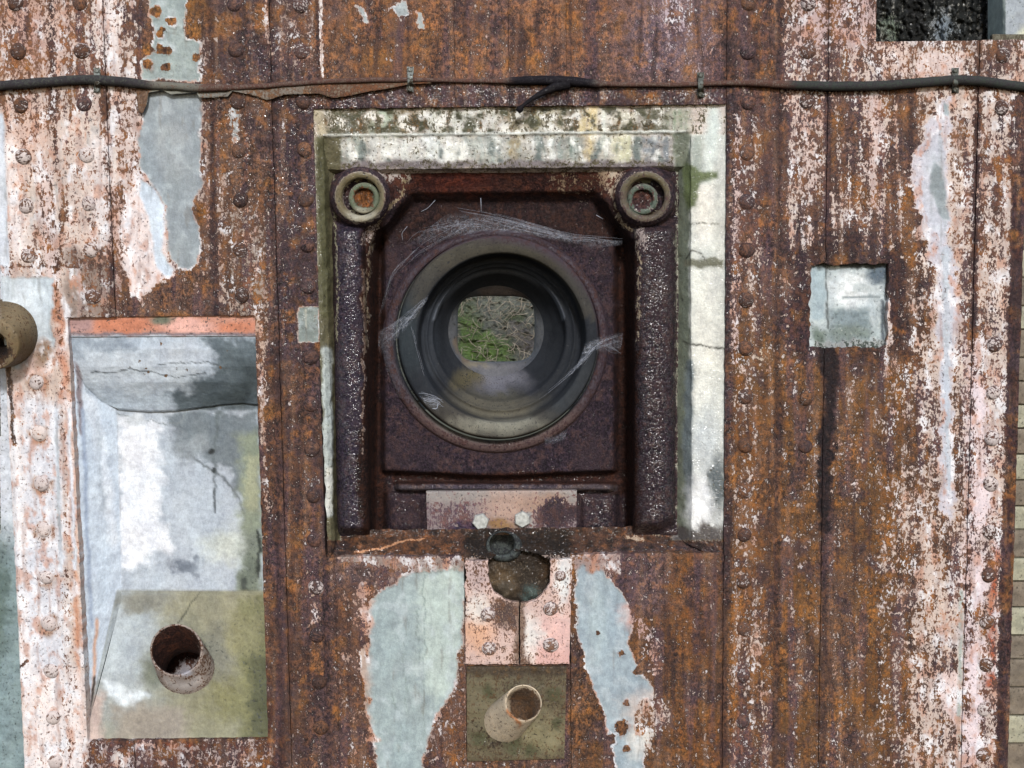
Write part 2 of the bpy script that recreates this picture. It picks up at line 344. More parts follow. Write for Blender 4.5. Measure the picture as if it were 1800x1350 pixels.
# ------------------------------------------------------------------ weathering of the wall
def wall_prog(u, v):
    p = Paint(u, v, '#634a3e', 0.12)
    B = p.box; a = p
    # --- rust tones
    p.rust(B(-80, 260, -80, 600, 30), '#644a3e', 0.9); p.rust(B(-80, 130, -80, 170, 30), '#7a5640', 0.7)
    p.rust(B(375, 600, -80, 1400, 20), '#4f3d3e', 0.9)
    p.rust(B(383, 480, 150, 600, 15), '#604636', 0.8)
    p.rust(B(440, 545, 560, 1400, 22), '#5a4032', 0.8)
    p.rust(B(570, 1280, -80, 145, 12), '#725448', 1.0)
    p.rust(p.blob(700, 70, 150, 80, .6), '#80593c', 0.8)
    p.rust(p.blob(1010, 40, 90, 70, .6), '#80583c', 0.7)
    p.rust(p.blob(1175, 60, 90, 90, .6), '#75636a', 0.85)
    p.rust(p.blob(640, 110, 80, 50, .6), '#6a4c34', 0.5)
    p.rust(B(480, 1280, 150, 200, 8), '#463539', 1.0); p.dew(B(480, 1280, 150, 200, 10), 0.8)
    p.rust(B(490, 560, 150, 640, 14), '#423338', 0.95); p.dew(B(380, 560, 30, 640, 40), 0.45)
    p.rust(B(1278, 1370, -80, 460, 10), '#5d4440', 0.9)
    p.rust(B(1370, 1600, -80, 560, 20), '#5c453e', 0.9)
    p.rust(B(1278, 1660, 560, 1400, (10, 90)), '#66482c', 0.95)
    p.rust(B(1288, 1370, 700, 1400, 14), '#6b4a34', 0.6)
    p.rust(B(1440, 1500, 900, 1400, 14), '#5f4a42', 0.6)
    p.rust(B(1590, 1700, 600, 1400, 24), '#4d3a33', 0.8)
    p.rust(B(1262, 1290, 150, 1060, 6, 4, -.01), '#453539', 0.95)
    p.rust(B(1700, 1800, 100, 1400, 14), '#4f3938', 0.8)
    p.rust(B(1765, 1800, 300, 1400, 4, 3, -.03), '#382529', 0.9)
    p.rust(B(590, 830, 970, 1400, 20), '#5d4439', 0.9)
    p.rust(B(590, 800, 965, 1030, 10), '#6b5857', 0.8)
    p.rust(B(1000, 1280, 965, 1400, 20), '#5e432f', 0.9)
    p.rust(B(1040, 1180, 965, 1080, 20), '#635054', 0.8)
    p.rust(p.blob(1215, 1080, 40, 120, .7), '#6f4a2c', 0.8)
    p.rust(p.blob(1240, 1300, 60, 70, .7), '#714a28', 0.8)
    p.rust(p.blob(1235, 1220, 30, 40, .5), '#43322e', 0.9)
    p.rust(B(460, 500, 1200, 1400, 20), '#4a2f28', 0.8)
    p.rust(B(150, 480, 1300, 1400, 12), '#4a3230', 0.9)
    p.rust(p.blob(1440, 440, 90, 30, .5), '#3c2b2a', 0.9); p.rust(p.blob(1590, 520, 35, 90, .6), '#40302c', 0.9)
    p.rust(p.blob(1395, 560, 30, 60, .6), '#42303a', 0.85); p.rust(p.blob(1560, 450, 80, 22, .5), '#402e2c', 0.8)
    # --- thin scatter of old pink/cream paint everywhere
    p.coat(B(-100, 1900, -100, 1500), '#c8b0a2', 0.12, 'max')
    # left third, top
    m = B(-60, 240, -80, 560, 14)
    p.coat(m, '#dad4d2', 0.0, 'set'); p.cov = np.maximum(p.cov, m*(0.60 + 0.70*p.st + 0.32*p.bl + .14*p.c))
    p.coat(B(-60, 90, -60, 150, 30), '#c4a48e', 0.52, 'set')
    p.coat(p.blob(45, 235, 40, 60, .8), '#d0b4a6', 0.56, 'set'); p.coat(p.blob(60, 60, 60, 60, .8), '#b8968a', 0.5, 'set')
    p.coat(p.path([(185, -20), (195, 150)], 18, 16, 12, 5), '#e0d8d6', 0.84, 'set')
    p.coat(p.path([(85, 20), (95, 150)], 12, 12, 10, 5), '#d0b8ac', 0.66, 'set')
    m = B(-60, 215, 215, 470, 40, 14); p.coat(m, '#dcd6d4', 0, 'add'); p.cov += m*(0.24+0.25*p.st)
    p.coat(p.path([(15, 260), (35, 440)], 16, 16, 14, 5), '#e6dcd8', 0.92, 'set')
    p.coat(p.path([(75, 290), (92, 480)], 12, 12, 8, 3), '#d2beb8', 0.74, 'set')
    p.coat(p.path([(175, 260), (182, 420)], 20, 22, 12, 5), '#d4ccca', 0.9, 'set')
    p.coat(p.path([(128, 240), (140, 330), (138, 430)], 16, 22, 12, 5), '#cdbdb4', 0.8, 'set')
    p.coat(B(-60, 12, 200, 500, 3, 1, .04), '#ccd2da', 1.15, 'set')
    p.coat(B(205, 246, 140, 330, 6, 5, .02), '#d2c0b8', 0.62, 'set')
    p.coat(B(190, 215, 330, 540, 8), '#c4a69a', 0.55, 'set')
    p.coat(B(150, 480, 470, 560, 12), None, 0.12, 'set')
    p.coat(B(113, 205, 440, 560, 14, 8), '#8a7a70', 0.55, 'set')
    # white, peeled sweep beside the grey patch
    p.coat(p.poly([(235, 300), (262, 320), (285, 350), (296, 400), (294, 440), (310, 482), (270, 500), (248, 530), (228, 515), (215, 470), (212, 380), (225, 330)], 5, 5), '#dccfcc', 0.93)
    p.coat(p.poly([(248, 318), (270, 328), (288, 362), (290, 400), (284, 440), (305, 475), (300, 488), (275, 470), (268, 430), (262, 380), (245, 345)], 3, 2), '#c6d2de', 1.2)
    # grey patch
    p.coat(p.poly([(248, 160), (262, 150), (352, 152), (356, 200), (354, 240), (350, 300), (358, 322), (340, 352), (342, 380), (352, 420), (350, 465), (330, 476), (312, 474), (296, 440), (294, 400), (290, 362), (270, 325), (248, 300), (242, 250), (250, 200)], 3.6, 3.0), '#8b9499', 1.2)
    p.coat(p.path([(300, 240), (305, 300)], 26, 14, 16, 6)*p.poly([(248, 160), (352, 152), (350, 300), (342, 380), (296, 400), (242, 250)], 4), '#969c9e', 1.2)
    p.coat(p.poly([(262, -20), (330, -20), (326, 40), (322, 66), (358, 72), (356, 96), (350, 118), (352, 142), (250, 142), (248, 110), (262, 95), (270, 60), (262, 20)], 3.6, 4), '#8f9b99', 1.1)
    for (x, y, r) in ((280, 85, 9), (262, 88, 7), (292, 88, 8), (262, 115, 8), (292, 118, 7), (300, 38, 9), (285, 56, 8), (345, 55, 12), (275, 20, 10), (345, 10, 14), (282, 60, 7), (345, 100, 7)):
        p.coat(p.blob(x, y, r, r, .35, 4), None, 0.0); p.rust(p.blob(x, y, r+4, r+4, .4, 4), '#7c5630')
    p.coat(p.blob(352, 372, 15, 14, .3, 4), None, 0.0); p.rust(p.blob(352, 372, 16, 16, .3, 4), '#80562e')
    # strips between
    p.coat(B(355, 375, 60, 480, 8), '#a08c80', 0.38, 'set')
    p.coat(B(383, 400, 300, 540, 8), '#b09a8c', 0.45, 'set')
    p.coat(B(400, 470, 360, 560, 14), '#9c8c80', 0.38, 'set')
    p.coat(p.path([(410, 190), (415, 240)], 9, 7, 5, 3), '#8f9494', 0.6)
    p.coat(p.path([(466, -20), (474, 100)], 5, 5, 4, 3), '#b09a8a', 0.6)
    p.coat(B(484, 560, -60, 110, 14), '#9a8478', 0.30, 'max')
    p.coat(p.path([(563, -20), (567, 134)], 3.0, 2.6, 1.5, 1.5), '#d9c9bd', 1.0)
    p.coat(p.path([(455, 548), (462, 700)], 9, 6, 6, 4), '#bda595', 0.52)
    p.coat(p.path([(458, 640), (470, 900)], 4, 3, 3, 3), '#b0988a', 0.45)
    # top centre grey flecks
    for pts in ([(625, 10), (640, 15), (650, 40), (640, 42)], [(683, 12), (715, 0), (720, 22), (702, 32)], [(728, 18), (740, 22), (746, 50), (732, 46)]):
        p.coat(p.poly(pts, 3, 4), '#949c9c', 1.0)
    p.coat(p.blob(1185, 25, 30, 45, .7), '#b4a8b0', 0.42); p.coat(B(1120, 1270, 20, 140, 30), '#a8949c', 0.24, 'max')
    # right part, top
    m = B(1372, 1860, -80, 150, 8); p.coat(m, '#d2c2bc', 0, 'add'); p.cov = np.maximum(p.cov, m*(0.40+0.22*p.st+0.3*p.bl))
    p.coat(B(1395, 1545, -80, 90, 20), '#bba29e', 0.46, 'set')
    p.coat(B(1545, 1600, 75, 130, 10), '#cfbab0', 0.55, 'set'); p.coat(B(1610, 1690, 92, 132, 8), '#d4c2bc', 0.72, 'set')
    m = B(1372, 1600, 150, 480, 20); p.coat(m, '#d4c4be', 0, 'add'); p.cov = np.maximum(p.cov, m*(0.30+0.32*p.st*1.6+0.30*p.bl))
    p.coat(p.path([(1400, 170), (1420, 250), (1425, 330)], 24, 14, 18, 8), '#ccb8b0', 0.5)
    p.coat(p.path([(1530, 170), (1545, 240), (1530, 300), (1545, 370)], 14, 6, 12, 8), '#ccb6b0', 0.62)
    m = B(1286, 1345, 200, 1060, 10); p.cov = np.maximum(p.cov, m*(0.26+0.25*p.st))
    p.coat(B(1286, 1304, 200, 640, 5, 5, -.01), '#c9b3ad', 0.42, 'max')
    m = B(1286, 1420, 440, 700, 30); p.cov = np.maximum(p.cov, m*(0.18+0.2*p.c))
    m = B(1278, 1360, 1040, 1400, 14); p.coat(m, '#b89c8c', 0, 'add'); p.cov = np.maximum(p.cov, m*(0.28+0.2*p.st))
    m = B(1360, 1640, 640, 1400, 30); p.cov = np.maximum(p.cov, m*(0.17+0.2*p.st))
    m = B(1540, 1640, 600, 1400, 34, 20); p.cov = np.maximum(p.cov, m*(0.30+0.25*p.bl+.2*p.c))
    # right part: broad flecked band with a bluish-grey tongue
    m = B(1604, 1716, 150, 1400, (42, 14), 22, -.02); p.coat(m, '#dcd4d4', 0, 'add'); p.cov = np.maximum(p.cov, m*(0.56+0.40*p.st+0.42*p.bl+0.16*p.c))
    m = B(1712, 1775, 150, 1400, 12, 8, -.028); p.coat(m, '#d8cccc', 0, 'add'); p.cov = np.maximum(p.cov, m*(0.50+0.32*p.st+0.35*p.bl+0.16*p.c))
    p.coat(p.path([(1715, 600), (1712, 800), (1706, 1000), (1700, 1350)], 15, 15, 14, 10), '#d6c6c6', 0.70, 'max')
    for (x, y, rx, ry) in ((1725, 870, 22, 60), (1718, 1020, 20, 50), (1712, 1190, 24, 80), (1708, 1290, 18, 50), (1722, 720, 14, 60)):
        p.coat(p.blob(x, y, rx, ry, .6, 8), '#dccdd0', 0.9, 'max')
    p.coat(p.path([(1750, 960), (1747, 1080), (1742, 1200)], 8, 8, 5, 6), '#a85c40', 0.5, 'set')
    p.coat(p.poly([(1655, 170), (1672, 172), (1670, 215), (1664, 260), (1664, 330), (1670, 380), (1664, 430), (1680, 470), (1682, 560), (1676, 650), (1676, 760), (1682, 840), (1670, 920), (1655, 900), (1652, 820), (1655, 740), (1652, 650), (1648, 560), (1645, 480), (1625, 420), (1606, 350), (1600, 300), (1612, 260), (1634, 215)], 4, 8), '#c0bcc4', 0.92)
    p.coat(p.poly([(1618, 290), (1640, 240), (1655, 230), (1662, 330), (1664, 400), (1655, 430), (1630, 390)], 5, 4), '#bfc1ca', 1.1)
    p.coat(p.poly([(1642, 285), (1655, 300), (1664, 350), (1668, 385), (1655, 385), (1642, 350), (1632, 330)], 3, 3), '#808a8e', 1.2)
    p.coat(p.poly([(1660, 180), (1670, 185), (1668, 205), (1660, 200)], 3, 2), '#8a969a', 1.2)
    p.coat(p.path([(1662, 440), (1664, 560), (1664, 700), (1668, 860)], 9, 7, 5, 4), '#b8bec8', 1.0, 'max')
    p.coat(p.poly([(1650, 1190), (1690, 1160), (1692, 1300), (1665, 1260)], 12, 12), '#d8c4c0', 0.78, 'max')
    p.coat(p.path([(1690, 1040), (1684, 1350)], 4, 4, 3, 1), '#a4aca6', 0.8)
    p.coat(B(1765, 1800, 300, 1400, 4, 2, -.03), None, 0.0)
    # lower left flange (white)
    m = B(0, 152, 470, 1400, 5, 3, .02); p.coat(m, '#dadbe0', 0, 'add'); p.cov = np.where(m > .02, np.maximum(p.cov*(1-m), m*(0.86+0.16*p.st+0.16*p.bl)), p.cov)
    p.coat(p.poly([(-60, 488), (95, 487), (96, 520), (88, 570), (95, 600), (85, 640), (40, 650), (-60, 640)], 3, 3), '#b8c2c8', 1.25)
    p.coat(p.blob(40, 520, 50, 25, .6), '#cdd6dc', 1.25)
    p.coat(p.path([(105, 555), (112, 650), (124, 860), (128, 960)], 6, 5, 6, 5), '#c49078', 0.72)
    p.coat(p.path([(95, 500), (102, 560)], 6, 6, 5, 5), '#b07858', 0.6)
    p.coat(p.path([(122, 700), (130, 900), (136, 1150), (146, 1300)], 4, 4, 4, 3), '#c89a80', 0.9)
    p.coat(p.blob(65, 640, 26, 30, .6), '#d8bcb2', 0.9); p.coat(p.blob(72, 625, 14, 22, .6), '#8e7a68', 0.7)
    p.coat(B(40, 110, 700, 1250, 14, 6, .03), '#cfd0d6', 0.96, 'max')
    p.coat(B(40, 150, 1180, 1400, 24, 8, .03), '#e4dcda', 0.82, 'set')
    p.coat(p.path([(20, 700), (34, 1000), (50, 1200)], 12, 12, 8, 4), '#e4e2e4', 0.92, 'set')
    p.coat(p.path([(98, 720), (108, 1000)], 4, 4, 4, 3), '#d6dce4', 1.1, 'set')
    p.coat(p.path([(120, 720), (132, 1000)], 3.5, 3.5, 2.5, 2), '#dcdfe6', 1.1, 'set')
    p.coat(p.path([(15, 640), (24, 780)], 6, 3, 2, 3), None, 0.2, 'set'); p.rust(p.path([(15, 640), (24, 790)], 9, 5, 3, 3), '#5e5048')
    p.coat(p.path([(48, 1162), (25, 1180), (15, 1184)], 2.5, 2.5, 1.5, 1), None, 0.0, 'set')
    for (x, y) in ((65, 672), (68, 762), (72, 850), (77, 932), (80, 1015), (85, 1097)):
        p.coat(p.blob(x, y+3, 19, 17, .35, 5)*(1-p.blob(x, y, 11, 11, .4, 3)), '#a88c78', 0.62, 'set')
    # lintel line in orange is a piece of its own; bare edges of the niche
    # lower centre patches
    p.coat(B(640, 830, 975, 1350, 24, 20), '#a08c84', 0.3, 'max')
    p.coat(p.poly([(600, 972), (820, 984), (820, 1008), (700, 1000), (600, 985)], 5, 4), '#8f8078', 0.62)
    p.coat(p.poly([(1000, 975), (1090, 972), (1090, 1010), (1040, 1010), (1005, 1000)], 5, 6), '#9a8680', 0.66)
    p.coat(p.poly([(817, 1008), (742, 1003), (705, 1015), (688, 1032), (664, 1042), (652, 1052), (650, 1110), (652, 1140), (632, 1140), (630, 1152), (640, 1205), (642, 1240), (655, 1290), (662, 1352), (662, 1400), (742, 1400), (746, 1330), (752, 1300), (766, 1262), (782, 1240), (798, 1205), (802, 1160), (812, 1130)], 3.6, 4), '#97a5a6', 1.2)
    p.coat(p.poly([(740, 1005), (812, 1008), (808, 1120), (795, 1200), (770, 1250), (745, 1200), (735, 1100)], 14, 8), '#aebbb5', 1.2)
    for pts in ([(745, 1010), (747, 1100), (744, 1250), (745, 1300)], [(705, 1055), (716, 1085), (715, 1120)], [(708, 1130), (712, 1200), (716, 1300)], [(732, 1065), (737, 1150), (742, 1200)], [(690, 1220), (704, 1260), (700, 1320)]):
        p.coat(p.path(pts, 0.9, 0.3, 1.5, 4), '#7c8a86', 1.2)
    for (x, y, rx, ry) in ((664, 1300, 8, 8), (651, 1145, 5, 20), (645, 1040, 14, 14), (655, 1230, 5, 6), (655, 1280, 5, 6)):
        p.coat(p.blob(x-6, y, rx, ry, .4, 5), '#c08664', 0.6)
    p.coat(p.poly([(1018, 995), (1026, 992), (1036, 1008), (1058, 1002), (1076, 1018), (1088, 1036), (1102, 1052), (1110, 1085), (1106, 1130), (1118, 1165), (1130, 1190), (1146, 1212), (1144, 1224), (1124, 1232), (1112, 1262), (1120, 1290), (1132, 1300), (1134, 1360), (1084, 1400), (1080, 1330), (1068, 1290), (1062, 1250), (1044, 1215), (1032, 1180), (1030, 1160), (1018, 1130), (1014, 1080), (1012, 1030)], 3.6, 4), '#95a3ab', 1.2)
    p.coat(p.poly([(1040, 1020), (1060, 1060), (1070, 1120), (1050, 1160), (1025, 1100)], 14, 10), '#a4b2b6', 1.2)
    for (x, y, r) in ((1050, 1115, 4), (1094, 1150, 6), (1100, 1237, 6), (1092, 1280, 13), (1100, 1312, 8), (1075, 1300, 10), (1122, 1180, 8)):
        p.coat(p.blob(x, y, r, r, .35, 4), None, 0.0, 'set')
    p.coat(p.path([(1105, 1080), (1145, 1130), (1150, 1180)], 16, 12, 12, 8), '#ba9a92', 0.42, 'max')
    p.coat(p.blob(1140, 1250, 40, 34, .7, 10), '#c2b2a8', 0.5, 'max'); p.coat(p.blob(1130, 1300, 20, 30, .7, 10), '#d4d2cc', 0.66, 'max')
    p.coat(B(590, 650, 1040, 1400, 12), '#b0907e', 0.22, 'max')
    p.coat(p.blob(645, 1085, 12, 30, .6, 8), '#c4a090', 0.62, 'max')
    p.coat(p.blob(553, 1040, 12, 10, .4, 3), '#bca898', 0.5, 'max'); p.coat(p.blob(553, 1080, 10, 24, .6, 5), '#b08a78', 0.4, 'max')
    p.coat(p.poly([(523, 540), (562, 538), (562, 602), (524, 602)], 2, 1.5), '#7d8782', 1.05); p.coat(p.path([(537, 545), (538, 575)], 1.5, 1, 1.5, 1), '#b8b8a8', 1.1)
    # niche stains
    p.rust(B(1395, 1600, 430, 640, (16, 14), 12)*(1-.0), '#3e2c2a', .8); p.rust(p.blob(1490, 425, 60, 22, .6), '#33262a', .9); p.coat(B(1400, 1590, 440, 640, 14, 12), None, .14)
    p.rust(p.path([(1452, 605), (1458, 640), (1462, 690), (1455, 760), (1450, 830), (1447, 930)], 15, 9, 6, 8), '#2e2024'); p.coat(p.path([(1452, 625), (1460, 680), (1452, 760), (1446, 900)], 12, 9, 5, 5), None, 0.0)
    p.coat(p.path([(1560, 530), (1562, 600)], 7, 8, 4, 5), '#c8bcb8', 0.72); p.coat(p.path([(1557, 615), (1560, 700)], 4, 2, 4, 3), '#9c8c88', 0.5)
    p.coat(B(1330, 1372, 600, 640, 14), '#c4b29c', 0.3, 'max')
    p.coat(B(150, 480, 1300, 1400, 10), '#a89894', 0.36, 'set'); p.coat(p.blob(208, 1335, 14, 14, .5, 5), '#c8c4c2', 0.8); p.coat(p.blob(245, 1312, 10, 10, .5, 5), '#b8bcc8', 0.7)
    p.rust(p.blob(320, 1312, 30, 7, .6, 4), '#7c4430')
    runs = fbm(u/14, v/210, 4, 801); runs2 = fbm(u/30, v/300, 3, 821); pat = fbm(u/60, v/75, 4, 841, .6); pat2 = fbm(u/26, v/30, 4, 861, .6); pat3 = fbm(u/48, v/60, 4, 881, .6)
    p.rust(ss(.10, .34, pat), '#47383d', .75); p.rust(ss(.10, .36, -pat), '#8a5f34', .6)
    p.rust(ss(.14, .34, pat2), '#3b2a25', .65); p.rust(ss(.16, .36, -pat2), '#80582f', .5)
    p.rust(ss(.12, .36, pat3), '#6e5a55', .3)
    p.rust(ss(.12, .38, runs), '#3a2b2b', .7); p.rust(ss(.12, .38, -runs), '#7e6250', .5); p.rust(ss(.14, .36, runs2), '#56434a', .6)
    k = (p.cov < .62); p.cov = p.cov + k*(0.20*np.clip(-runs, 0, 1)+0.30*np.clip(pat3, 0, .4)*(p.cov > .12)+0.10*np.clip(p.c, 0, 1))
    # dirt and rust run along the plate joints
    for xq in (102, 195, 378, 483, 566, 1276, 1368, 1453, 1712):
        lean = (900-xq)*2.5e-5+.006; dq = np.abs(u-(xq+(v-500)*lean)-2*p.a*3)
        m = (1-ss(2, 9, dq)); p.rust(m, '#35262a', .55); p.cov = p.cov - .15*m*(1+2*p.c)
    p.rust(p.path([(1453, 600), (1458, 640), (1462, 690), (1455, 760), (1450, 830), (1447, 930)], 15, 9, 5, 8), '#21171a', 1); p.cov = p.cov*(1-.9*p.path([(1453, 600), (1462, 690), (1455, 760), (1447, 930)], 14, 9, 5, 6))
    p.rust(B(1400, 1425, 440, 630, 8, 12), '#35262c', .8); p.rust(B(1562, 1592, 445, 560, 8, 12), '#35262a', .8)
    # the coat itself is stained: chalky white, rust-pink and grey runs
    def hue(m, col, amt): p.pc[:] = p.pc*(1-(m*amt)[:, None])+hexc(col)*(m*amt)[:, None]
    steel = (p.cov < .97)*1.0
    hue(steel*ss(.02, .30, fbm(u/26, v/46, 4, 971, .6)), '#e9eaee', .75); hue(steel*ss(.06, .32, fbm(u/22, v/40, 4, 981, .6)), '#b98468', .65)
    hue(steel*ss(.10, .34, fbm(u/12, v/90, 4, 991, .6)), '#a58c84', .55)
    flat = 1-steel
    hue(flat*ss(.05, .4, fbm(u/16, v/120, 4, 995)), '#7b8587', .35); hue(flat*ss(.05, .35, fbm(u/30, v/34, 4, 999)), '#bcc6ca', .35); hue(flat*ss(.28, .42, fbm(u/16, v/90, 4, 1003)), '#6e685e', .35)
    tl = B(-60, 235, -80, 480, 20); p.cov = p.cov - tl*(p.cov < 1.1)*(.10+.35*np.clip(fbm(u/14, v/40, 4, 1009, .6), -.2, .6))
    p.cov = p.cov + 0.10*p.c + .05*p.e
    p.wet = p.wet*(0.45+0.9*ss(-.25, .3, p.a+p.st*.6))
    p.dew(B(1262, 1290, 150, 1060, 6), 0.4)
    return p

# ------------------------------------------------------------------ the armoured wall
def X0(px, py=350): return float(P(px, py)[0])
def Z0(py, px=900): return float(P(px, py)[2])
wall = thing('armoured_wall', 'rusted riveted steel plate wall with peeling white and pink paint', 'wall', (0, 0, 0.7))
def relief(u, v):
    d = 1.6*fbm(u/140, v/160, 3, 301) + 0.55*fbm(u/22, v/40, 3, 311) + 0.3*fbm(u/7, v/9, 2, 321)
    def rib(x, y, w, h, sl=None):
        sl = (900-x)*3.2e-5*0.75 + 0.006 if sl is None else sl
        return -h*np.exp(-((u-(x+(v-y)*sl))/w)**2)
    d = d + rib(112, 650, 9, 5)*ss(560, 640, v) + rib(30, 700, 8, 4)*ss(640, 700, v) + rib(197, 300, 7, 3)*(1-ss(540, 560, v)) + rib(92, 300, 6, 2.5)
    d = d + rib(487, 700, 5, 1.8) + rib(1290, 700, 5, 2) + rib(1772, 700, 6, 3) + rib(22, 600, 6, 2) + rib(1702, 900, 4, 2)
    d = d + rib(465, 300, 4, 1.5)
    # flaked grey patches sit a little lower than the scale around them
    return d
STEP = 0.0025
plates = []
def steel(x0, x1, ztop, zbot, depth, holes=(), gap=0.35, thick=30, label=None, open_bottom=False):
    """x0,x1 world metres; ztop/zbot world metres; holes (x0,x1,ztop,zbot)"""
    xa = x0+gap/1000; xb = x1-gap/1000
    def ln(a, b, br):
        pts = sorted(set([a, b]+[q for q in br if a < q < b])); out = [a]
        for p_, q_ in zip(pts[:-1], pts[1:]):
            k = max(1, int(round((q_-p_)/STEP))); out += list(np.linspace(p_, q_, k+1)[1:])
        return np.array(out)
    xs = ln(xa, xb, [h[0] for h in holes]+[h[1] for h in holes]); zs = ln(zbot, ztop, [h[2] for h in holes]+[h[3] for h in holes])[::-1]
    keep = np.ones((len(zs)-1, len(xs)-1), bool); xm = (xs[1:]+xs[:-1])/2; zm = (zs[1:]+zs[:-1])/2
    for h in holes: keep &= ~(((xm > h[0]) & (xm < h[1]))[None, :] & ((zm < h[2]) & (zm > h[3]))[:, None])
    Xg, Zg = np.meshgrid(xs, zs); uu, vv = project(np.stack([Xg, np.zeros_like(Xg), Zg], -1))
    e1 = fbm(uu/18, vv/18, 3, 401)*1.6; e2 = fbm(uu/18, vv/18, 3, 431)*1.6
    pr_ = wall_prog(uu.ravel(), vv.ravel()); cg = pr_.cov.reshape(uu.shape)
    dd = depth + relief(uu, vv) + 1.3*ss(.98, 1.12, cg)
    rag = np.exp(-((np.maximum(np.abs(uu-1493)-68, 0)/22)**2+(np.maximum(np.abs(vv-537)-74, 0)/22)**2)) + .5*ss(930, 960, vv)*(1-ss(985, 1010, vv))
    Pts = np.stack([Xg+e1*0.0010+rag*e1*.0022, dd/1000.0, Zg+e2*0.0011+rag*e2*.003], -1)
    o = gridmesh('steel_plate', Pts, wall_prog, M_STEEL, wall, skirt=thick, keep=keep, bevel=0.7)
    if label: o['label'] = label
    plates.append((x0, x1, ztop, zbot, o, depth)); return o
TOP = Z0(-130); BOT = Z0(1540)
xe = [X0(-90), X0(6, 600), X0(102), X0(195), X0(378), X0(483), X0(566, 350), X0(803), X0(897), X0(997), X0(1276), X0(1368), X0(1453), X0(1712, 450), X0(1790, 700), X0(1990)]
hole_main = (X0(553, 300), X0(1271, 500), Z0(187), Z0(976))
hole_bay = (X0(122, 600), X0(459, 900), Z0(556, 300), Z0(1301, 300))
hole_niche = (X0(1425, 530), X0(1561, 530), Z0(464, 1500), Z0(610, 1500))
hole_win = (X0(1540, 50), X0(2100), Z0(-200), Z0(72, 1650))
steel(xe[1], xe[2], TOP, BOT, 1.0, label='narrow riveted plate with white and pink flaking paint')
steel(xe[2], xe[3], TOP, BOT, -2.5, [hole_bay])
steel(xe[3], xe[4], TOP, BOT, 2.0, [hole_bay], label='rusted plate with a long grey bare patch')
steel(xe[4], xe[5], TOP, BOT, -1.5, [hole_bay])
steel(xe[5], X0(566, 150), TOP, BOT, 2.5, [hole_main])
zt = Z0(187)
steel(X0(566, 150), xe[7], TOP, zt, 0.5); steel(xe[7], xe[8], TOP, zt, -2.0); steel(xe[8], xe[9], TOP, zt, -3.5); steel(xe[9], xe[10], TOP, zt, 0.0)
zb = Z0(976)
steel(X0(566, 150), X0(817, 1100), zb, BOT, 1.0, label='brown plate with large pale grey-green patch')
zn = Z0(1169); 
steel(X0(817, 1100), X0(1003, 1100), zn, BOT, 7.0)
steel(X0(1003, 1100), xe[10], zb, BOT, 1.0, label='brown plate with ragged blue-grey patch')
steel(xe[10], xe[11], TOP, BOT, -1.5)
steel(xe[11], xe[12], TOP, BOT, 1.5, [hole_niche])
steel(xe[12], xe[13], TOP, BOT, -0.5, [hole_niche, hole_win])
steel(xe[13], xe[14], TOP, BOT, -3.0, [hole_win], label='riveted edge plate with flecked white paint')
# unseen strips added behind the seams to stop light leaking through
for xx in xe[2:14]:
    for (a, b) in ((TOP, BOT),):
        low_ok = not (X0(700) < xx < X0(1200))
        if hole_bay[0]-.01 < xx < hole_bay[1]+.01: segs = [(TOP, hole_bay[2]+.004), (hole_bay[3]-.004, BOT)]
        elif hole_main[0]-.01 < xx < hole_main[1]: segs = [(TOP, hole_main[2]+.004)]+([(hole_main[3]-.004, BOT)] if low_ok else [])
        elif hole_niche[0] < xx < hole_niche[1]: segs = [(TOP, hole_niche[2]+.004), (hole_niche[3]-.004, BOT)]
        elif xx > hole_win[0]: segs = [(hole_win[3]-.004, BOT)]
        else: segs = [(TOP, BOT)]
        for (z1, z2) in segs:
            v_ = [(xx-.012, .020, z1), (xx+.012, .020, z1), (xx+.012, .020, z2), (xx-.012, .020, z2), (xx-.012, .026, z1), (xx+.012, .026, z1), (xx+.012, .026, z2), (xx-.012, .026, z2)]
            build('seam_light_stop', v_, [[0, 3, 2, 1], [4, 5, 6, 7], [0, 1, 5, 4], [3, 7, 6, 2], [0, 4, 7, 3], [1, 2, 6, 5]], None, M_DARK, wall, smooth=False)

# rivets
def rivet_mesh(seed):
    R = random.Random(seed); n = 16; prof = [(1.12, 1.2), (1.05, -0.8), (0.97, -2.6), (0.84, -4.6), (0.62, -6.2), (0.33, -7.1)]
    V = []; F = []
    ph = R.uniform(0, 6.28)
    for (r, y) in prof:
        for j in range(n):
            a = 2*math.pi*j/n; k = 1+0.04*math.sin(2*a+ph)+R.uniform(-.02, .02)
            V.append((0.0128*r*k*math.cos(a), y/1000+R.uniform(-.2, .2)/1000, 0.0128*r*k*math.sin(a)))
    for i in range(len(prof)-1):
        for j in range(n): F.append((i*n+j, i*n+(j+1) % n, (i+1)*n+(j+1) % n, (i+1)*n+j))
    V.append((0, -.0074, 0)); c = len(V)-1; q = (len(prof)-1)*n
    for j in range(n): F.append((q+j, q+(j+1) % n, c))
    me = bpy.data.meshes.new('rivet'); me.from_pydata(V, [], F); me.materials.append(M_RIV)
    me.polygons.foreach_set('use_smooth', np.ones(len(F), bool)); me.update(); return me
RM = [rivet_mesh(i) for i in range(5)]
riv = []
def col(x, y, ys):    # the rivets of a column, vertical in the world
    xw = X0(x, y)
    for yy in ys: riv.append((xw, Z0(yy, x), 1.0))
col(45, 362, [5, 90, 185, 275, 362, 450]); col(64, 672, [672, 762, 850, 932, 1015, 1097, 1180, 1262, 1340])
col(153, 275, [5, 90, 183, 273, 358, 440, 522]); col(415, 90, [8, 88, 180, 265, 352]); col(420, 352, [440, 520])
col(530, 90, [8, 90, 178, 263, 350, 432, 503])
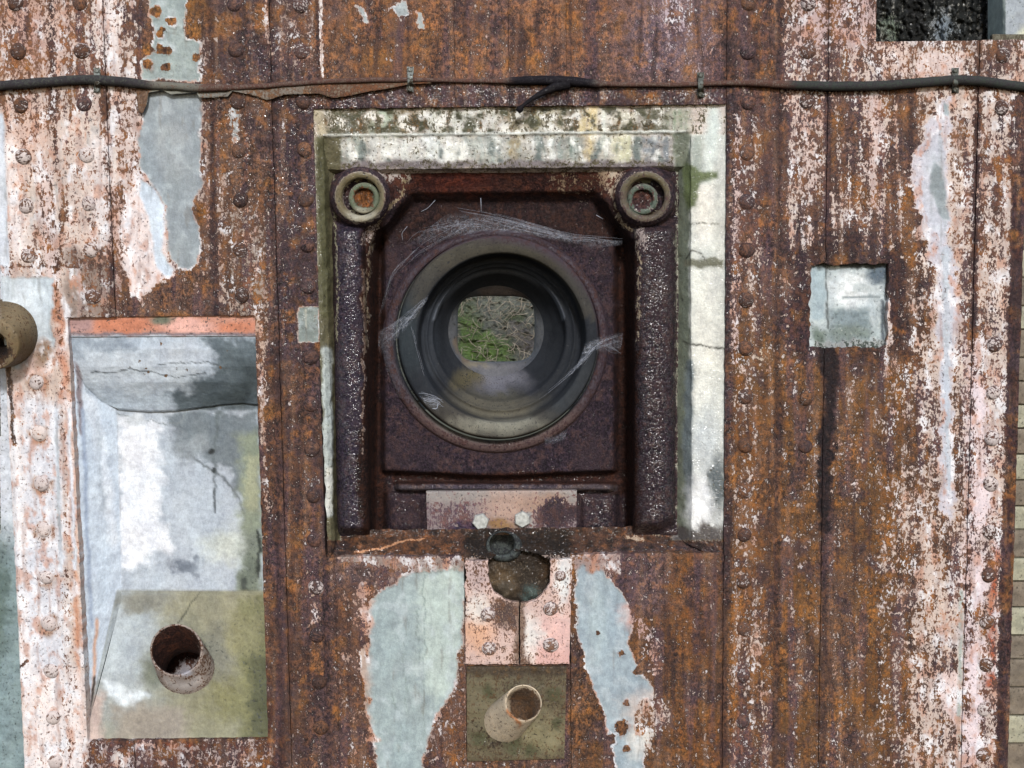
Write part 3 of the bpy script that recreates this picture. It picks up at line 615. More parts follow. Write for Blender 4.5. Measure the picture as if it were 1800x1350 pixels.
for (x, y) in ((545, 628), (546, 711), (548, 790), (550, 872), (552, 950), (555, 1033), (557, 1117), (561, 1200), (563, 1280)): riv.append((X0(x, y), Z0(y, x), 1.0))
col(1312, 440, [5, 92, 180, 268, 355, 440, 527, 612, 697, 783, 862, 940, 1022, 1105, 1187, 1268, 1345])
col(1420, 90, [5, 90, 178]); col(1417, 700, [700, 785])
col(1745, 690, [605, 690, 770, 850, 935, 1010, 1092, 1168, 1245, 1325]); col(1762, 95, [98, 190])
rng = random.Random(4)
uu, vv = project(np.array([(r[0], 0, r[1]) for r in riv])); pp = wall_prog(uu-2, vv)
def add_rivet(xw, zw, parent, depth, colr, s=1.0):
    o = bpy.data.objects.new('rivet', rng.choice(RM)); C.objects.link(o); o.parent = parent
    off = world_off(parent); o.location = Vector((xw-off[0], depth/1000-off[1], zw-off[2]))
    s *= rng.uniform(.93, 1.05); o.scale = (s, s*rng.uniform(.65, 1.0), s); o.rotation_euler = (0, rng.uniform(0, 6), 0); o.color = colr
    return o
for i, (xw, zw, s) in enumerate(riv):
    par = wall; dep = 0
    for (a, b, zt_, zb_, o, d_) in plates:
        if a <= xw <= b and zb_ <= zw <= zt_: par = o; dep = d_
    dep += float(relief(uu[i:i+1], vv[i:i+1])[0])
    add_rivet(xw, zw, par, dep, tuple((pp.under[i]*.5+hexc('#4f3d3a')*.5)*rng.uniform(.55, .9))+(float(pp.cov[i])*0.8,), s)

# two notched cover plates over the drain
def notch_prog(u, v):
    p = Paint(u, v, '#584640', 0.2)
    p.coat(p.u > 0, '#cfb4aa', 0.66, 'set')
    p.coat(p.blob(840, 1115, 26, 30, .8), '#d4a88c', 0.68); p.coat(p.blob(840, 1070, 22, 24, .7), '#d6cfc8', 0.78)
    p.coat(p.blob(975, 1120, 34, 45, .6), '#d6b0a8', 0.92); p.coat(p.blob(935, 1120, 18, 40, .6), '#dcd6d0', 0.82)
    p.coat(p.blob(990, 1020, 12, 45, .6), '#d6d6d4', 0.8); p.coat(p.blob(840, 1010, 24, 30, .7), '#b9a4a0', 0.6)
    p.coat(p.blob(888, 1080, 22, 26, .6), '#8a7464', 0.34, 'set'); p.coat(p.box(905, 925, 1050, 1170, 5), '#8a7464', 0.5, 'set')
    p.coat(p.box(940, 1010, 1140, 1170, 9), '#d0a8a0', 0.78, 'set'); p.cov += 0.1*p.c
    return p
def rowplate(name, vs, xl, xr, depth, prog, mat, parent, skirt, cols=34):
    vs = np.array(vs); S = np.linspace(0, 1, cols)
    a = np.array([xl(q) for q in vs]); b = np.array([xr(q) for q in vs])
    U = a[:, None]*(1-S)+b[:, None]*S; Vv = vs[:, None]+0*S
    U = U+(1.2+3.5*(1-ss(1050, 1075, Vv)))*fbm(U/14, Vv/12, 4, 71); Vv = Vv+2.5*fbm(U/16, Vv/12, 3, 77); D = depth+0.8*fbm(U/26, Vv/26, 3, 72)+.3*fbm(U/6, Vv/6, 2, 73)
    return gridmesh(name, P(U, Vv, D), prog, mat, parent, skirt)
arc = lambda q, y0, y1: math.sqrt(max(0.0, 1-(min(max(q, y0), y1)-y0)**2/(y1-y0)**2))
vs = list(np.r_[np.linspace(986, 1030, 18), np.linspace(1031, 1059, 40), np.linspace(1060, 1168, 46)])
pl = rowplate('steel_plate', vs, lambda q: 818, lambda q: 912 - (54*arc(q, 1008, 1059) if q < 1059 else 0), -3, notch_prog, M_STEEL, wall, 9)
pl['label'] = 'left cover plate with a quarter notch and flaking pink paint'
pr = rowplate('steel_plate', [q-3 if q < 1000 else q for q in vs], lambda q: 914.5 + (53*arc(q, 1012, 1060) if q < 1060 else 0), lambda q: 1006-(q-985)*.03, -3, notch_prog, M_STEEL, wall, 9)
pr['label'] = 'right cover plate with a quarter notch and pink paint'
for (x, y, o, s) in ((858, 1080, pl, 1), (860, 1140, pl, 1), (968, 1070, pr, 1), (968, 1134, pr, 1), (985, 1012, pr, .8)):
    w_ = P(x, y, -3); add_rivet(float(w_[0]), float(w_[2]), o, -3, tuple(hexc('#5c4a46'))+(0.5,), s)

# ------------------------------------------------------------------ concrete surround of the embrasure
sur = thing('concrete_surround', 'wet stained concrete surround framing the round gun port', 'concrete frame', P(910, 985, 60))
def sur_prog(u, v):
    p = Paint(u, v, '#55503f', 0.55)
    # top: two bands
    p.coat(p.box(540, 1290, 180, 310, 4), '#9a9c88', 0, 'add'); p.cov = np.full(len(u), 0.66)+0.22*p.st
    T = lambda x0, x1, c, cv, y0=180, y1=300, s=11: p.coat(p.box(x0, x1, y0, y1, (s*1.6, 4), 9)*(.55+.45*ss(-.2, .2, p.st+p.c*.5)), c, cv)
    T(560, 700, '#6a6a50', 0.42, 180, 240); T(600, 632, '#3e4a44', 0.8, 200, 240); T(634, 652, '#7c5226', 0.8, 180, 236)
    T(652, 700, '#b4c0ae', 0.85, 190, 240); T(700, 742, '#80683a', 0.6, 180, 236, 12); T(745, 880, '#d2d2c6', 0.6, 190, 240); T(880, 905, '#6e5a2c', 0.7, 185, 236)
    T(905, 1000, '#8a8466', 0.66, 185, 240); T(1000, 1022, '#5c503a', 0.8, 185, 236); T(1022, 1050, '#d6c496', 1.0, 190, 300, 6); T(1050, 1080, '#dde2d8', 1.0, 190, 300)
    T(1080, 1118, '#d2d4ba', 1.0, 190, 300); T(1118, 1170, '#6c6a58', 0.7, 185, 236); T(1172, 1205, '#8e9a84', 0.95, 190, 236)
    T(575, 650, '#a2aca6', 0.92, 240, 290); T(640, 800, '#dcdfda', 0.9, 240, 292, 20); T(800, 1010, '#b4bab4', 0.96, 240, 292, 20); T(850, 880, '#aab4b0', 1.05, 240, 292)
    T(895, 915, '#a89878', 1.0, 240, 292, 5); T(985, 1015, '#6e8078', 1.0, 240, 280); T(1080, 1115, '#c6c6a4', 1.1, 240, 292); T(1120, 1200, '#7e868c', 1.0, 240, 300, 10)
    tb = p.box(560, 1180, 186, 236, 4, 2)
    blot = fbm(u/28, v/22, 4, 951); p.coat(tb*ss(.02, .22, blot), '#4c4c38', .8); p.coat(tb*ss(.05, .25, -blot)*(1-p.box(1022, 1118, 180, 240, 5, 2)), '#eceae2', .62)
    p.coat(tb*ss(.2, .4, fbm(u/16, v/40, 3, 957)), '#7a5c34', .35)
    sb = p.box(575, 1200, 240, 290, 4, 2); p.coat(sb*ss(.02, .3, fbm(u/20, v/50, 4, 961)), '#eef0ea', 1.0); p.coat(sb*ss(.08, .3, fbm(u/24, v/70, 4, 967)), '#77817e', 1.0)
    p.coat(p.box(560, 1200, 283, 300, 4, 5), '#8a8284', 0.6)
    p.coat(p.path([(560, 238), (1205, 231)], 2.2, 2.2, 1.5, 1), '#cdd0c8', 1.0); p.dew(p.box(600, 1190, 190, 300, 8), 0.95)
    # left
    L_ = p.box(530, 600, 240, 1000, 3, 0); p.coat(L_, '#5e5a44', 0.82); p.coat(p.path([(548, 195), (552, 260), (558, 420), (562, 560)], 5, 3, 3, 2)*L_+0, '#a8a090', 0.85)
    p.coat(p.path([(552, 190), (566, 232)], 9, 9, 4, 3), '#b6ac94', 0.9); p.coat(p.box(557, 578, 240, 560, 3, 2, .02), '#57553c', 1.0)
    p.coat(p.path([(575, 620), (577, 760), (578, 900)], 9, 9, 3, 3), '#aeb6b2', 1.0); p.coat(p.path([(578, 830), (578, 900)], 8, 8, 4, 4), '#c6c8c0', 0.9)
    p.coat(p.path([(588, 620), (590, 930)], 3, 4, 3, 2), '#54503a', 1.0)
    # right
    Rm = p.box(1185, 1290, 236, 960, 2, 0)
    p.coat(Rm, '#c6c8c0', 1.15); p.coat(p.box(1185, 1212, 232, 960, 4, 3), '#6f7668', 1.0)
    p.coat(p.path([(1235, 300), (1240, 420)], 16, 14, 12, 3), '#dedcd2', 1.2); p.coat(p.path([(1240, 490), (1235, 700)], 20, 18, 14, 4), '#d8d8ce', 1.2)
    p.coat(p.path([(1255, 200), (1250, 260), (1238, 310)], 11, 12, 8, 3), '#c8d0ca', 1.2); p.coat(p.path([(1225, 250), (1222, 320)], 12, 10, 6, 4), '#9ca49c', 1.2)
    p.coat(p.poly([(1205, 285), (1232, 300), (1262, 302), (1262, 312), (1232, 320), (1222, 360), (1208, 370), (1200, 300)], 4, 3), '#5f6a48', 1.15)
    p.coat(p.box(1200, 1270, 455, 470, 3, 4), '#6c6c5c', 1.1); p.coat(p.path([(1202, 600), (1225, 606), (1272, 614)], 1.6, 1.6, 1.3, 2), '#3c3c34', 1.2)
    p.coat(p.path([(1210, 395), (1240, 392), (1262, 394)], 1.0, 1.0, 1.2, 1.5), '#5c5c50', 1.2); p.coat(p.path([(1205, 455), (1215, 440), (1232, 446), (1240, 458)], 1.2, 1.2, 1.2, 1), '#3c3c34', 1.2)
    p.coat(p.blob(1240, 780, 26, 60, .7, 6), '#c0c6c6', 1.1); p.coat(p.path([(1212, 640), (1208, 760), (1214, 900)], 8, 8, 5, 3), '#6c7678', 1.1)
    p.coat(p.blob(1235, 890, 28, 50, .5, 6), '#e4e6e6', 1.15); p.coat(p.blob(1262, 850, 14, 50, .6, 6), '#5e6668', 0.9); p.dew(p.box(1190, 1275, 620, 950, 20), 0.9)
    p.coat(p.box(1180, 1290, 925, 1000, 8, 10), '#55504e', 0.9)
    # sill
    S_ = (v > 924) & (u < 1180) & (u > 600) | (v > 950)
    p.under[S_] = hexc('#4a342a'); p.cov[S_] = 0.12; p.pc[S_] = hexc('#8a7662')
    p.rust(p.box(570, 800, 940, 1000, 8), '#563a28', 0.8); p.rust(p.box(1080, 1280, 955, 1000, 8), '#3e3236', 0.8); p.rust(p.blob(600, 965, 22, 18, .6, 5), '#2e2224', .9)
    p.coat(p.path([(625, 972), (668, 966), (700, 952), (745, 946)], 1.8, 1.5, 1.4, 2), '#c08a64', 0.95)
    p.coat(p.path([(1105, 942), (1130, 948)], 5, 5, 3, 4), '#a89480', 0.7); p.coat(p.path([(1150, 938), (1185, 925)], 6, 6, 4, 4), '#a8a08c', 0.8)
    pp_ = S_*ss(.05, .3, fbm(u/18, v/10, 4, 905)); p.rust(pp_, '#221a17', .8); p.rust(S_*ss(.1, .3, fbm(u/12, v/9, 4, 915)), '#6e4c36', .7); p.rust(S_*p.box(815, 1010, 930, 1000, 10, 8), '#1e1610', .95); p.coat(S_*p.box(590, 1240, 976, 990, 4, 5), '#9a8a80', .45, 'max')  # near-black patch paints the recess shade beneath the retaining plate
    p.cov += 0.12*p.c+.06*p.e
    return p
def edge_rough(k=1.5, seed=0):
    def f(U, V, D, T, S): return U + k*fbm(U/25, V/25, 3, 501+seed), V + k*fbm(U/25, V/25, 3, 531+seed), D
    return f
strip('top_reveal', [((543, 180), (1280, 168), 5), ((552, 205), (1256, 197), 9), ((560, 239), (1222, 231), 13), ((560, 243), (1222, 235), 16), ((566, 278), (1212, 270), 24), ((570, 298), (1206, 292), 31), ((572, 306), (1204, 301), 46)], 3, sur_prog, M_CONC, sur, rough=1.6, fn=edge_rough(2))
strip('left_reveal', [((543, 178), (577, 986), 5), ((556, 215), (582, 978), 7), ((568, 239), (588, 962), 16), ((577, 265), (592, 950), 34), ((588, 295), (597, 940), 50)], 3, sur_prog, M_CONC, sur, rough=1.8, fn=edge_rough(4, 3))
strip('right_reveal', [((1192, 296), (1190, 940), 46), ((1200, 270), (1200, 950), 34), ((1212, 232), (1212, 958), 20), ((1214, 230), (1216, 960), 15), ((1278, 168), (1273, 986), 5)], 3, sur_prog, M_CONC, sur, rough=1.2, rs=50, fn=edge_rough(2, 5))
strip('sill', [((586, 932), (1196, 925), 52), ((586, 943), (1194, 943), 47), ((582, 965), (1240, 962), 24), ((570, 985), (1275, 982), 7)], 3, sur_prog, M_STEEL, sur, rough=4.0, rs=22, fn=edge_rough(4, 8), holes=[(883, 957, 24, 21), (912, 992, 54, 24)])
# cavity behind the notch with two lumps
def cav_prog(u, v):
    p = Paint(u, v, '#2e261e', 0.4); p.coat(u > 0, '#5a4e40', 0.30, 'set')
    p.rust(p.blob(880, 1020, 26, 30, .6), '#5c4c38'); p.rust(p.blob(975, 1000, 30, 26, .6), '#3c2a18'); p.rust(p.blob(935, 1045, 18, 16, .5), '#4a5652'); p.rust(p.blob(880, 1037, 18, 14, .5), '#4e463a'); p.rust(p.blob(930, 960, 40, 30, .5), '#2a2018')
    return p
def cavfn(U, V, D, T, S):
    bump = lambda x, y, r, h: -h*np.exp(-(((U-x)/r)**2+((V-y)/r)**2))
    return U, V, D+bump(882, 1036, 15, 14)+bump(935, 1043, 17, 18)+bump(880, 1000, 22, 6)+bump(905, 1000, 9, -5)+bump(985, 985, 15, 10)
strip('rubble_fill', [((812, 948), (1012, 948), 44), ((812, 1000), (1012, 1000), 36), ((812, 1075), (1012, 1075), 34)], 2.5, cav_prog, M_CONC, sur, rough=4, rs=18, fn=cavfn, holes=[(883, 955, 23, 21)])

# ------------------------------------------------------------------ cast embrasure shield
cas = thing('embrasure_shield', 'dark wet cast iron shield with two round bosses and side rails', 'gun shield', P(890, 945, 60))
def cast_depth(u, v):
    def sdp(pts):
        ins = np.zeros(u.shape, bool); d = np.full(u.shape, 1e9)
        for i in range(len(pts)):
            x1, y1 = pts[i]; x2, y2 = pts[(i+1) % len(pts)]
            ins ^= ((y1 > v) != (y2 > v)) & (u < (x2-x1)*(v-y1)/((y2-y1) if y2 != y1 else 1e-9)+x1)
            L = (x2-x1)**2+(y2-y1)**2; t = np.clip(((u-x1)*(x2-x1)+(v-y1)*(y2-y1))/L, 0, 1)
            d = np.minimum(d, np.hypot(u-x1-t*(x2-x1), v-y1-t*(y2-y1)))
        return np.where(ins, d, -d)
    s = sdp([(648, 430), (662, 402), (700, 362), (722, 338), (1046, 336), (1068, 356), (1096, 395), (1116, 425), (1122, 960), (640, 960)])
    base = 45.0 + 0*u
    # header slopes back between the bosses
    hd = ss(700, 735, u)*(1-ss(1040, 1072, u))
    base = base + hd*ss(293, 345, v)*22
    c = ss(-2, 22, s)
    dep = base*(1-c)+122*c
    # raised back plate, grooves left at both sides
    bpn = ss(667, 679, u)*(1-ss(1076, 1090, u))*(1-ss(824, 832, v-10*np.exp(-((u-872)/130)**2)))*ss(330, 350, v)
    dep = dep - 28*bpn*c
    # rails
    xl = 616+(v-600)*0.016; xr = 1151-(v-600)*0.004
    rl = np.sqrt(np.clip(1-((u-xl)/29)**2, 0, 1)); rr = np.sqrt(np.clip(1-((u-xr)/37)**2, 0, 1))
    fade = ss(385, 410, v)
    endl = 1-ss(925, 942, v); endr = 1-ss(918, 942, v+ss(1150, 1190, u)*16)
    dep = np.minimum(dep, 46-38*rl**0.8*fade*endl + (1-np.clip(rl*50, 0, 1))*999)
    dep = np.minimum(dep, 46-40*rr**0.8*fade*endr + (1-np.clip(rr*50, 0, 1))*999)
    # shoulders under the bosses
    for (x, y) in ((634, 348), (1134, 345)):
        r = np.hypot(u-x, v-y); dep = np.minimum(dep, 48-22*(1-ss(46, 66, r))+ss(66, 70, r)*999)
    # bottom lip and ledge
    lip = ss(690, 704, u)*(1-ss(1072, 1088, u))
    dep = dep - lip*c*46*ss(846, 851, v)*(1-ss(860, 863, v))
    dep = dep - c*ss(863, 866, v)*24*(ss(672, 684, u)*(1-ss(1080, 1094, u)))
    foot = (ss(680, 692, u)*(1-ss(735, 748, u)) + ss(1018, 1028, u)*(1-ss(1068, 1086, u)))
    dep = dep - foot*c*9*ss(868, 880, v)*(1-ss(925, 940, v))
    dep = dep*(1-ss(936, 950, v)) + 56*ss(936, 950, v)
    dep = dep + 1.2*fbm(u/28, v/28, 3, 211)+0.8*fbm(u/8, v/8, 3, 221)+1.0*fbm(u/4, v/4, 2, 231)*(rl+rr)
    return dep
def cast_prog(u, v):
    p = Paint(u, v, '#33272b', 0.45)
    p.rust(p.box(590, 650, 390, 950, 5, 3), '#382f3a'); p.rust(p.box(1105, 1200, 390, 950, 5, 3), '#362a2f')
    p.dew(p.box(590, 648, 400, 950, 5, 2), 1.0); p.dew(p.box(1112, 1190, 400, 950, 5, 2), 1.0)
    p.rust(p.box(636, 680, 400, 950, 6, 6), '#2e1a14'); p.rust(p.box(1072, 1122, 420, 950, 6, 6), '#2e1a14'); p.dew(p.box(636, 680, 400, 950, 6, 6), 0.1); p.dew(p.box(1072, 1114, 420, 950, 6, 6), 0.1)  # side grooves darkened in the colour to deepen their shade
    p.rust(p.path([(640, 900), (636, 760)], 14, 10, 6, 4), '#2c1b16')
    p.rust(p.box(660, 1110, 292, 345, 6, 8), '#442a24'); p.rust(p.blob(800, 315, 60, 24, .7), '#5c2e26', .7); p.dew(p.box(660, 1110, 292, 420, 6, 8), 0.12)
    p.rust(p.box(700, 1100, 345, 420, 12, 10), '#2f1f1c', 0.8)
    p.rust(p.box(676, 1080, 430, 830, 10, 6), '#382d34', 0.9); p.dew(p.box(676, 1080, 380, 830, 14, 6), 0.14)
    p.rust(p.box(690, 1090, 830, 856, 4, 3), '#38221d', 1); p.rust(p.box(690, 1085, 852, 862, 2, 2), '#5a5258', 0.8)  # paler strip is the lip's edge highlight, painted in
    p.rust(p.box(680, 1100, 866, 950, 5, 4), '#3c3036', .8); p.dew(p.box(1015, 1100, 866, 950, 5, 4), 0.8)
    # light lime run-off on shoulders; lit edges of the inner arrises painted into the colour
    p.coat(p.path([(1055, 300), (1078, 340), (1090, 390), (1120, 412), (1124, 470), (1122, 600)], 6, 3, 5, 4), '#9c8e74', 0.62)
    p.coat(p.blob(1070, 312, 26, 26, .6, 8), '#b4a694', 0.62); p.coat(p.box(960, 1070, 295, 342, 12, 12), '#94806a', 0.36, 'max')
    p.coat(p.path([(718, 305), (706, 340), (680, 370), (655, 405), (645, 500), (644, 620)], 6, 3, 5, 4), '#85765a', 0.58)
    p.coat(p.path([(638, 470), (640, 600), (636, 800)], 3, 2, 3, 3), '#6a5040', 0.7); p.coat(p.blob(690, 305, 30, 14, .6, 8), '#a8a09a', 0.55)
    p.coat(p.path([(650, 405), (640, 425)], 10, 8, 6, 4), '#a89c98', 0.55); p.coat(p.path([(1125, 405), (1132, 440)], 10, 8, 6, 4), '#a89c98', 0.5)
    p.coat(p.path([(585, 300), (592, 500), (592, 600)], 3, 3, 3, 3), '#8a8a70', 0.6); p.coat(p.path([(1190, 300), (1192, 900)], 3, 3, 3, 3), '#7c8070', 0.6)
    return p
us = np.arange(580, 1202, 2.4); vs_ = np.arange(286, 956, 2.4); U, V_ = np.meshgrid(us, vs_); D = cast_depth(U, V_)
Pg = P(U, V_, D); Uc = (U[:-1, :-1]+1.2); Vc = (V_[:-1, :-1]+1.2)
xl = 616+(Vc-600)*0.016; xr = 1151-(Vc-600)*0.004
reg_l = (np.abs(Uc-xl) < 29.5) & (Vc > 398) & (Vc < 942); reg_r = (np.abs(Uc-xr) < 37.5) & (Vc > 398) & (Vc < 942)
reg_b = (Uc > 672) & (Uc < 1086) & (Vc > 340) & (Vc < 836)
for nm, k in (('guide_rail', reg_l), ('guide_rail', reg_r), ('back_plate', reg_b), ('cast_body', ~(reg_l | reg_r | reg_b))):
    gridmesh(nm, Pg, cast_prog, M_CAST, cas, 0, keep=k & (np.hypot(Uc-873, Vc-598) > 186) & (np.hypot((Uc-883)/22, (Vc-957)/19) > 1))
# bosses
for side, (bx, by) in enumerate(((633, 346), (1134, 346))):
    ix, iy = (bx+7, by+2) if side == 0 else (bx-4, by+4)
    def boss_prog(u, v, bx=bx, by=by, side=side):
        p = Paint(u, v, '#43353a', 0.6)
        r = np.hypot(u-bx, v-by)
        m = (1-ss(43, 47, r))*ss(28, 32, r)
        if side == 0: p.coat(m, '#6a614a', 0.95); p.coat((1-ss(26, 30, np.hypot(u-ix, v-iy))), '#5c6552', 1.0); p.coat(p.blob(bx+2, by+32, 26, 12, .5, 4), '#989484', 1.0)
        else: p.coat(m, '#574e42', 0.75); p.coat(m*(v < by-10), '#5c5440', 0.85); p.coat((1-ss(26, 30, np.hypot(u-ix, v-iy)))*(p.c > -0.25), '#4f5a50', 0.9)
        p.coat(p.blob(ix, iy, 18, 16, .25, 4), None, 0.0); p.rust(p.blob(ix, iy, 19, 18, .3, 3), '#6a4424' if side == 0 else '#4a322c')
        p.dew(r < 44, 0.35); return p
    b = loft('boss', [(bx, by, 56, 56, 50, 2), (bx, by, 52, 52, 22, 2), (bx, by, 49.5, 49.5, 14, 2), (bx, by, 46, 46, 10, 2), (bx, by, 44.5, 44.5, 6, 2), (bx, by, 42, 42, 4, 2), (bx+1, by, 34.5, 34.5, 6, 2), (bx+1, by, 33, 33, 9, 2), (bx+2, by, 32, 32, 26, 2), (bx+2, by, 20, 20, 27, 2)], 48, boss_prog, M_CAST, cas, cap=True, rough=1.6, seed=side)
    loft('boss_cap', [(ix, iy, 27.5, 27.5, 27, 2), (ix, iy, 27, 27, 14, 2), (ix, iy, 25, 25, 12, 2), (ix, iy, 19, 18, 12.5, 2.3), (ix, iy, 17.5, 16.5, 14, 2.4), (ix, iy, 16.5, 16, 21, 2.4), (ix, iy, 8, 8, 21, 2)], 36, boss_prog, M_CAST, b, cap=True, rough=1.2, seed=9+side)
# retaining plate with hexagon bolts
def ret_prog(u, v):
    p = Paint(u, v, '#54424a', 0.25); p.coat(u > 0, '#857878', 0.50, 'set')
    p.coat(p.box(740, 1020, 858, 884, 8, 5), '#8c8682', 0.8); p.coat(p.blob(905, 888, 50, 30, .7), '#a88e80', 0.82)
    p.coat(p.blob(960, 885, 40, 20, .7), '#9a8070', 0.7); p.rust(p.blob(982, 902, 38, 24, .5), '#3c2e34'); p.coat(p.blob(982, 902, 36, 22, .5), None, 0.1)
    p.coat(p.blob(880, 925, 22, 14, .6), '#8a6a44', 0.7); p.rust(p.blob(812, 928, 26, 10, .5), '#3a2e44'); p.coat(p.blob(812, 928, 24, 9, .5), None, 0.1)
    p.coat(p.path([(930, 905), (935, 940)], 5, 3, 3, 3), '#8c8a88', .8); return p
ret = strip('retaining_plate', [((749, 864), (1014, 862), 66), ((751, 940), (1013, 941), 62)], 2.5, ret_prog, M_STEEL, cas, skirt=16, rough=0.7)
for (x, y, rot) in ((845, 916, 0.2), (918, 912, 0.5)):
    V = []; F = []; n = 6
    c = P(x, y, 62)
    rings = [(15.5, 2), (15.5, -6.5), (13.6, -8.6), (5, -8.9)]
    for (r, y_) in rings:
        for j in range(n): a = rot+j*math.pi/3; V.append((c[0]+r/1000*math.cos(a), c[1]+y_/1000, c[2]+r/1000*math.sin(a)))
    for i in range(3):
        for j in range(n): F.append([i*n+j, i*n+(j+1) % n, (i+1)*n+(j+1) % n, (i+1)*n+j])
    F.append([3*n+j for j in range(n)])
    bo = build('hex_bolt', V, F, None, M_BOLT, ret, smooth=False)
    V = []; F = []
    for (r, y_) in ((19, 1), (19, -1.4), (12, -1.6)):
        for j in range(20): a = j*math.pi/10; V.append((c[0]+r/1000*math.cos(a), c[1]+y_/1000, c[2]+r/1000*math.sin(a)))
    for i in range(2):
        for j in range(20): F.append([i*20+j, i*20+(j+1) % 20, (i+1)*20+(j+1) % 20, (i+1)*20+j])
# drain socket below the plate
def sock_prog(u, v):
    p = Paint(u, v, '#2c2e32', 0.3); p.coat(u > 0, '#4c5250', 0.5, 'set'); return p
dr = thing('drain_socket', 'small dark round pipe socket beneath the two hexagon bolts', 'pipe socket', P(883, 957, 60))
loft('collar', [(886, 962, 33, 29, 60, 2), (886, 960, 32, 27, 27, 2), (885, 958, 29, 24, 21, 2), (883, 956, 23, 20, 22, 2), (882, 955, 21, 19, 70, 2)], 48, sock_prog, M_RUB, dr, rough=4)
loft('bore', [(882, 955, 20.5, 18.5, 69, 2), (882, 955, 6, 6, 70, 2)], 24, sock_prog, M_RUB, dr, cap=True)

# ------------------------------------------------------------------ the round port
port = thing('round_port', 'round black iron gun port ring set in the dark shield', 'gun port', P(875, 780, 95))
def ring_prog(u, v):
    p = Paint(u, v, '#24262a', 0.12)
    r = np.hypot(u-878, v-592); an = np.arctan2(v-592, u-878)
    up = ss(0.35, -0.4, np.sin(an)*-1*-1)       # 1 at the top
    p.coat(u > 0, '#282b30', 0.9, 'set')
    fl = ss(177, 182, np.hypot(u-872, v-599)); p.coat(fl, '#463e46', 0.5); p.rust(fl, '#3e3034'); p.coat(fl*ss(690, 740, v), '#584846', 0.6)
    to = ss(146, 149, r)*(1-fl)
    p.coat(to*(v < 560), '#413f3b', 0.85); p.coat(to*p.box(740, 1000, 400, 470, 16), '#45423a', 0.9)
    p.coat(to*(v > 700), '#413f3b', 0.85); p.coat(to*p.blob(870, 748, 90, 16, .6), '#77756a', 1.0); p.coat(to*p.blob(980, 430, 60, 40, .7), '#423e36', 0.85)
    p.coat(to*p.blob(715, 590, 26, 70, .4), '#2e3438', 1.1); p.coat(to*p.blob(1010, 690, 50, 60, .4), '#34373a', 1.1)
    inn = (1-ss(143, 147, r))
    p.coat(inn*p.blob(860, 712, 80, 26, .7, 8), '#504e46', 0.8); p.coat(inn*p.blob(872, 668, 52, 20, .6, 8), '#62626a', 0.9); p.coat(inn*p.blob(820, 668, 26, 16, .6, 8), '#55503e', .7)
    p.coat(inn*p.blob(890, 728, 90, 9, .7, 6), '#5c594e', 0.8); p.coat(inn*p.box(740, 770, 540, 660, 8, 4), '#30343a', 1.1)
    hz_ = np.abs(r-118); p.coat((1-ss(1, 3.5, hz_))*(v < 560), '#6c727c', 0.85)
    return p
rl_ = [(872, 600, 200, 200, 100, 2), (872, 600, 196, 195, 90, 2), (872, 600, 194, 193, 85, 2), (872, 599, 184, 184, 84, 2), (873, 597, 181, 181, 86, 2), (874, 595, 178, 179, 92, 2)]
loft('flange', rl_, 96, ring_prog, M_CAST, port, rough=1.2)
loft('ring', [(875, 593, 177, 179, 92, 2), (876, 592, 175.5, 178, 62, 2), (876, 592, 174, 177, 58, 2), (877, 592, 171, 174, 56.5, 2), (879, 593, 158, 160, 57, 2), (881, 594, 151, 152.5, 58, 2), (882, 594, 148.5, 150, 60, 2), (882, 594, 147, 148, 66, 2)], 96, ring_prog, M_RUB, port, rough=0.9)
loft('barrel', [(882, 594, 147, 148, 68, 2), (882, 594, 144.5, 146, 80, 2), (881, 593, 142, 143, 100, 2), (880, 592, 139, 139, 112, 2), (880, 591, 133, 133, 113, 2), (880, 591, 131, 131, 108.5, 2), (880, 591, 128, 128.5, 113, 2), (879, 590, 124, 125, 120, 2), (879, 589, 120, 121, 118, 2), (878, 588, 117, 118, 121, 2), (878, 588, 115.5, 116, 136, 2), (877, 587, 112, 112, 150, 2), (876, 587, 104, 105, 158, 2), (875, 586, 98, 97, 176, 2), (873, 584, 90, 87, 186, 2), (872, 582, 84, 80, 192, 2)], 96, ring_prog, M_RUB, port, rough=0.6)
def rim_prog(u, v):
    p = Paint(u, v, '#3a3a38', 0.1); p.coat(u > 0, '#55575b', 0.9, 'set'); p.coat(p.box(840, 930, 505, 522, 4, 6), '#5f5856', 1.0); p.coat(p.path([(805, 600), (815, 630)], 8, 8, 4, 4), '#6e6254', 1.0)
    p.coat(p.blob(870, 650, 60, 16, .6), '#5b5b60', 1.1); p.coat(p.blob(835, 640, 30, 8, .5), '#6f695c', 1.1); return p
loft('aperture_rim', [(872, 582, 84, 80, 192, 2), (872, 582, 82, 78, 194, 2.1), (872, 580, 77, 71, 199, 2.6), (872, 579, 74, 66, 203, 3.2), (872, 578, 70, 60, 207, 4), (872, 578, 68.5, 58, 214, 4.5), (872, 578, 67.5, 57.5, 240, 4.5)], 96, rim_prog, M_CONC, port, rough=1.6)

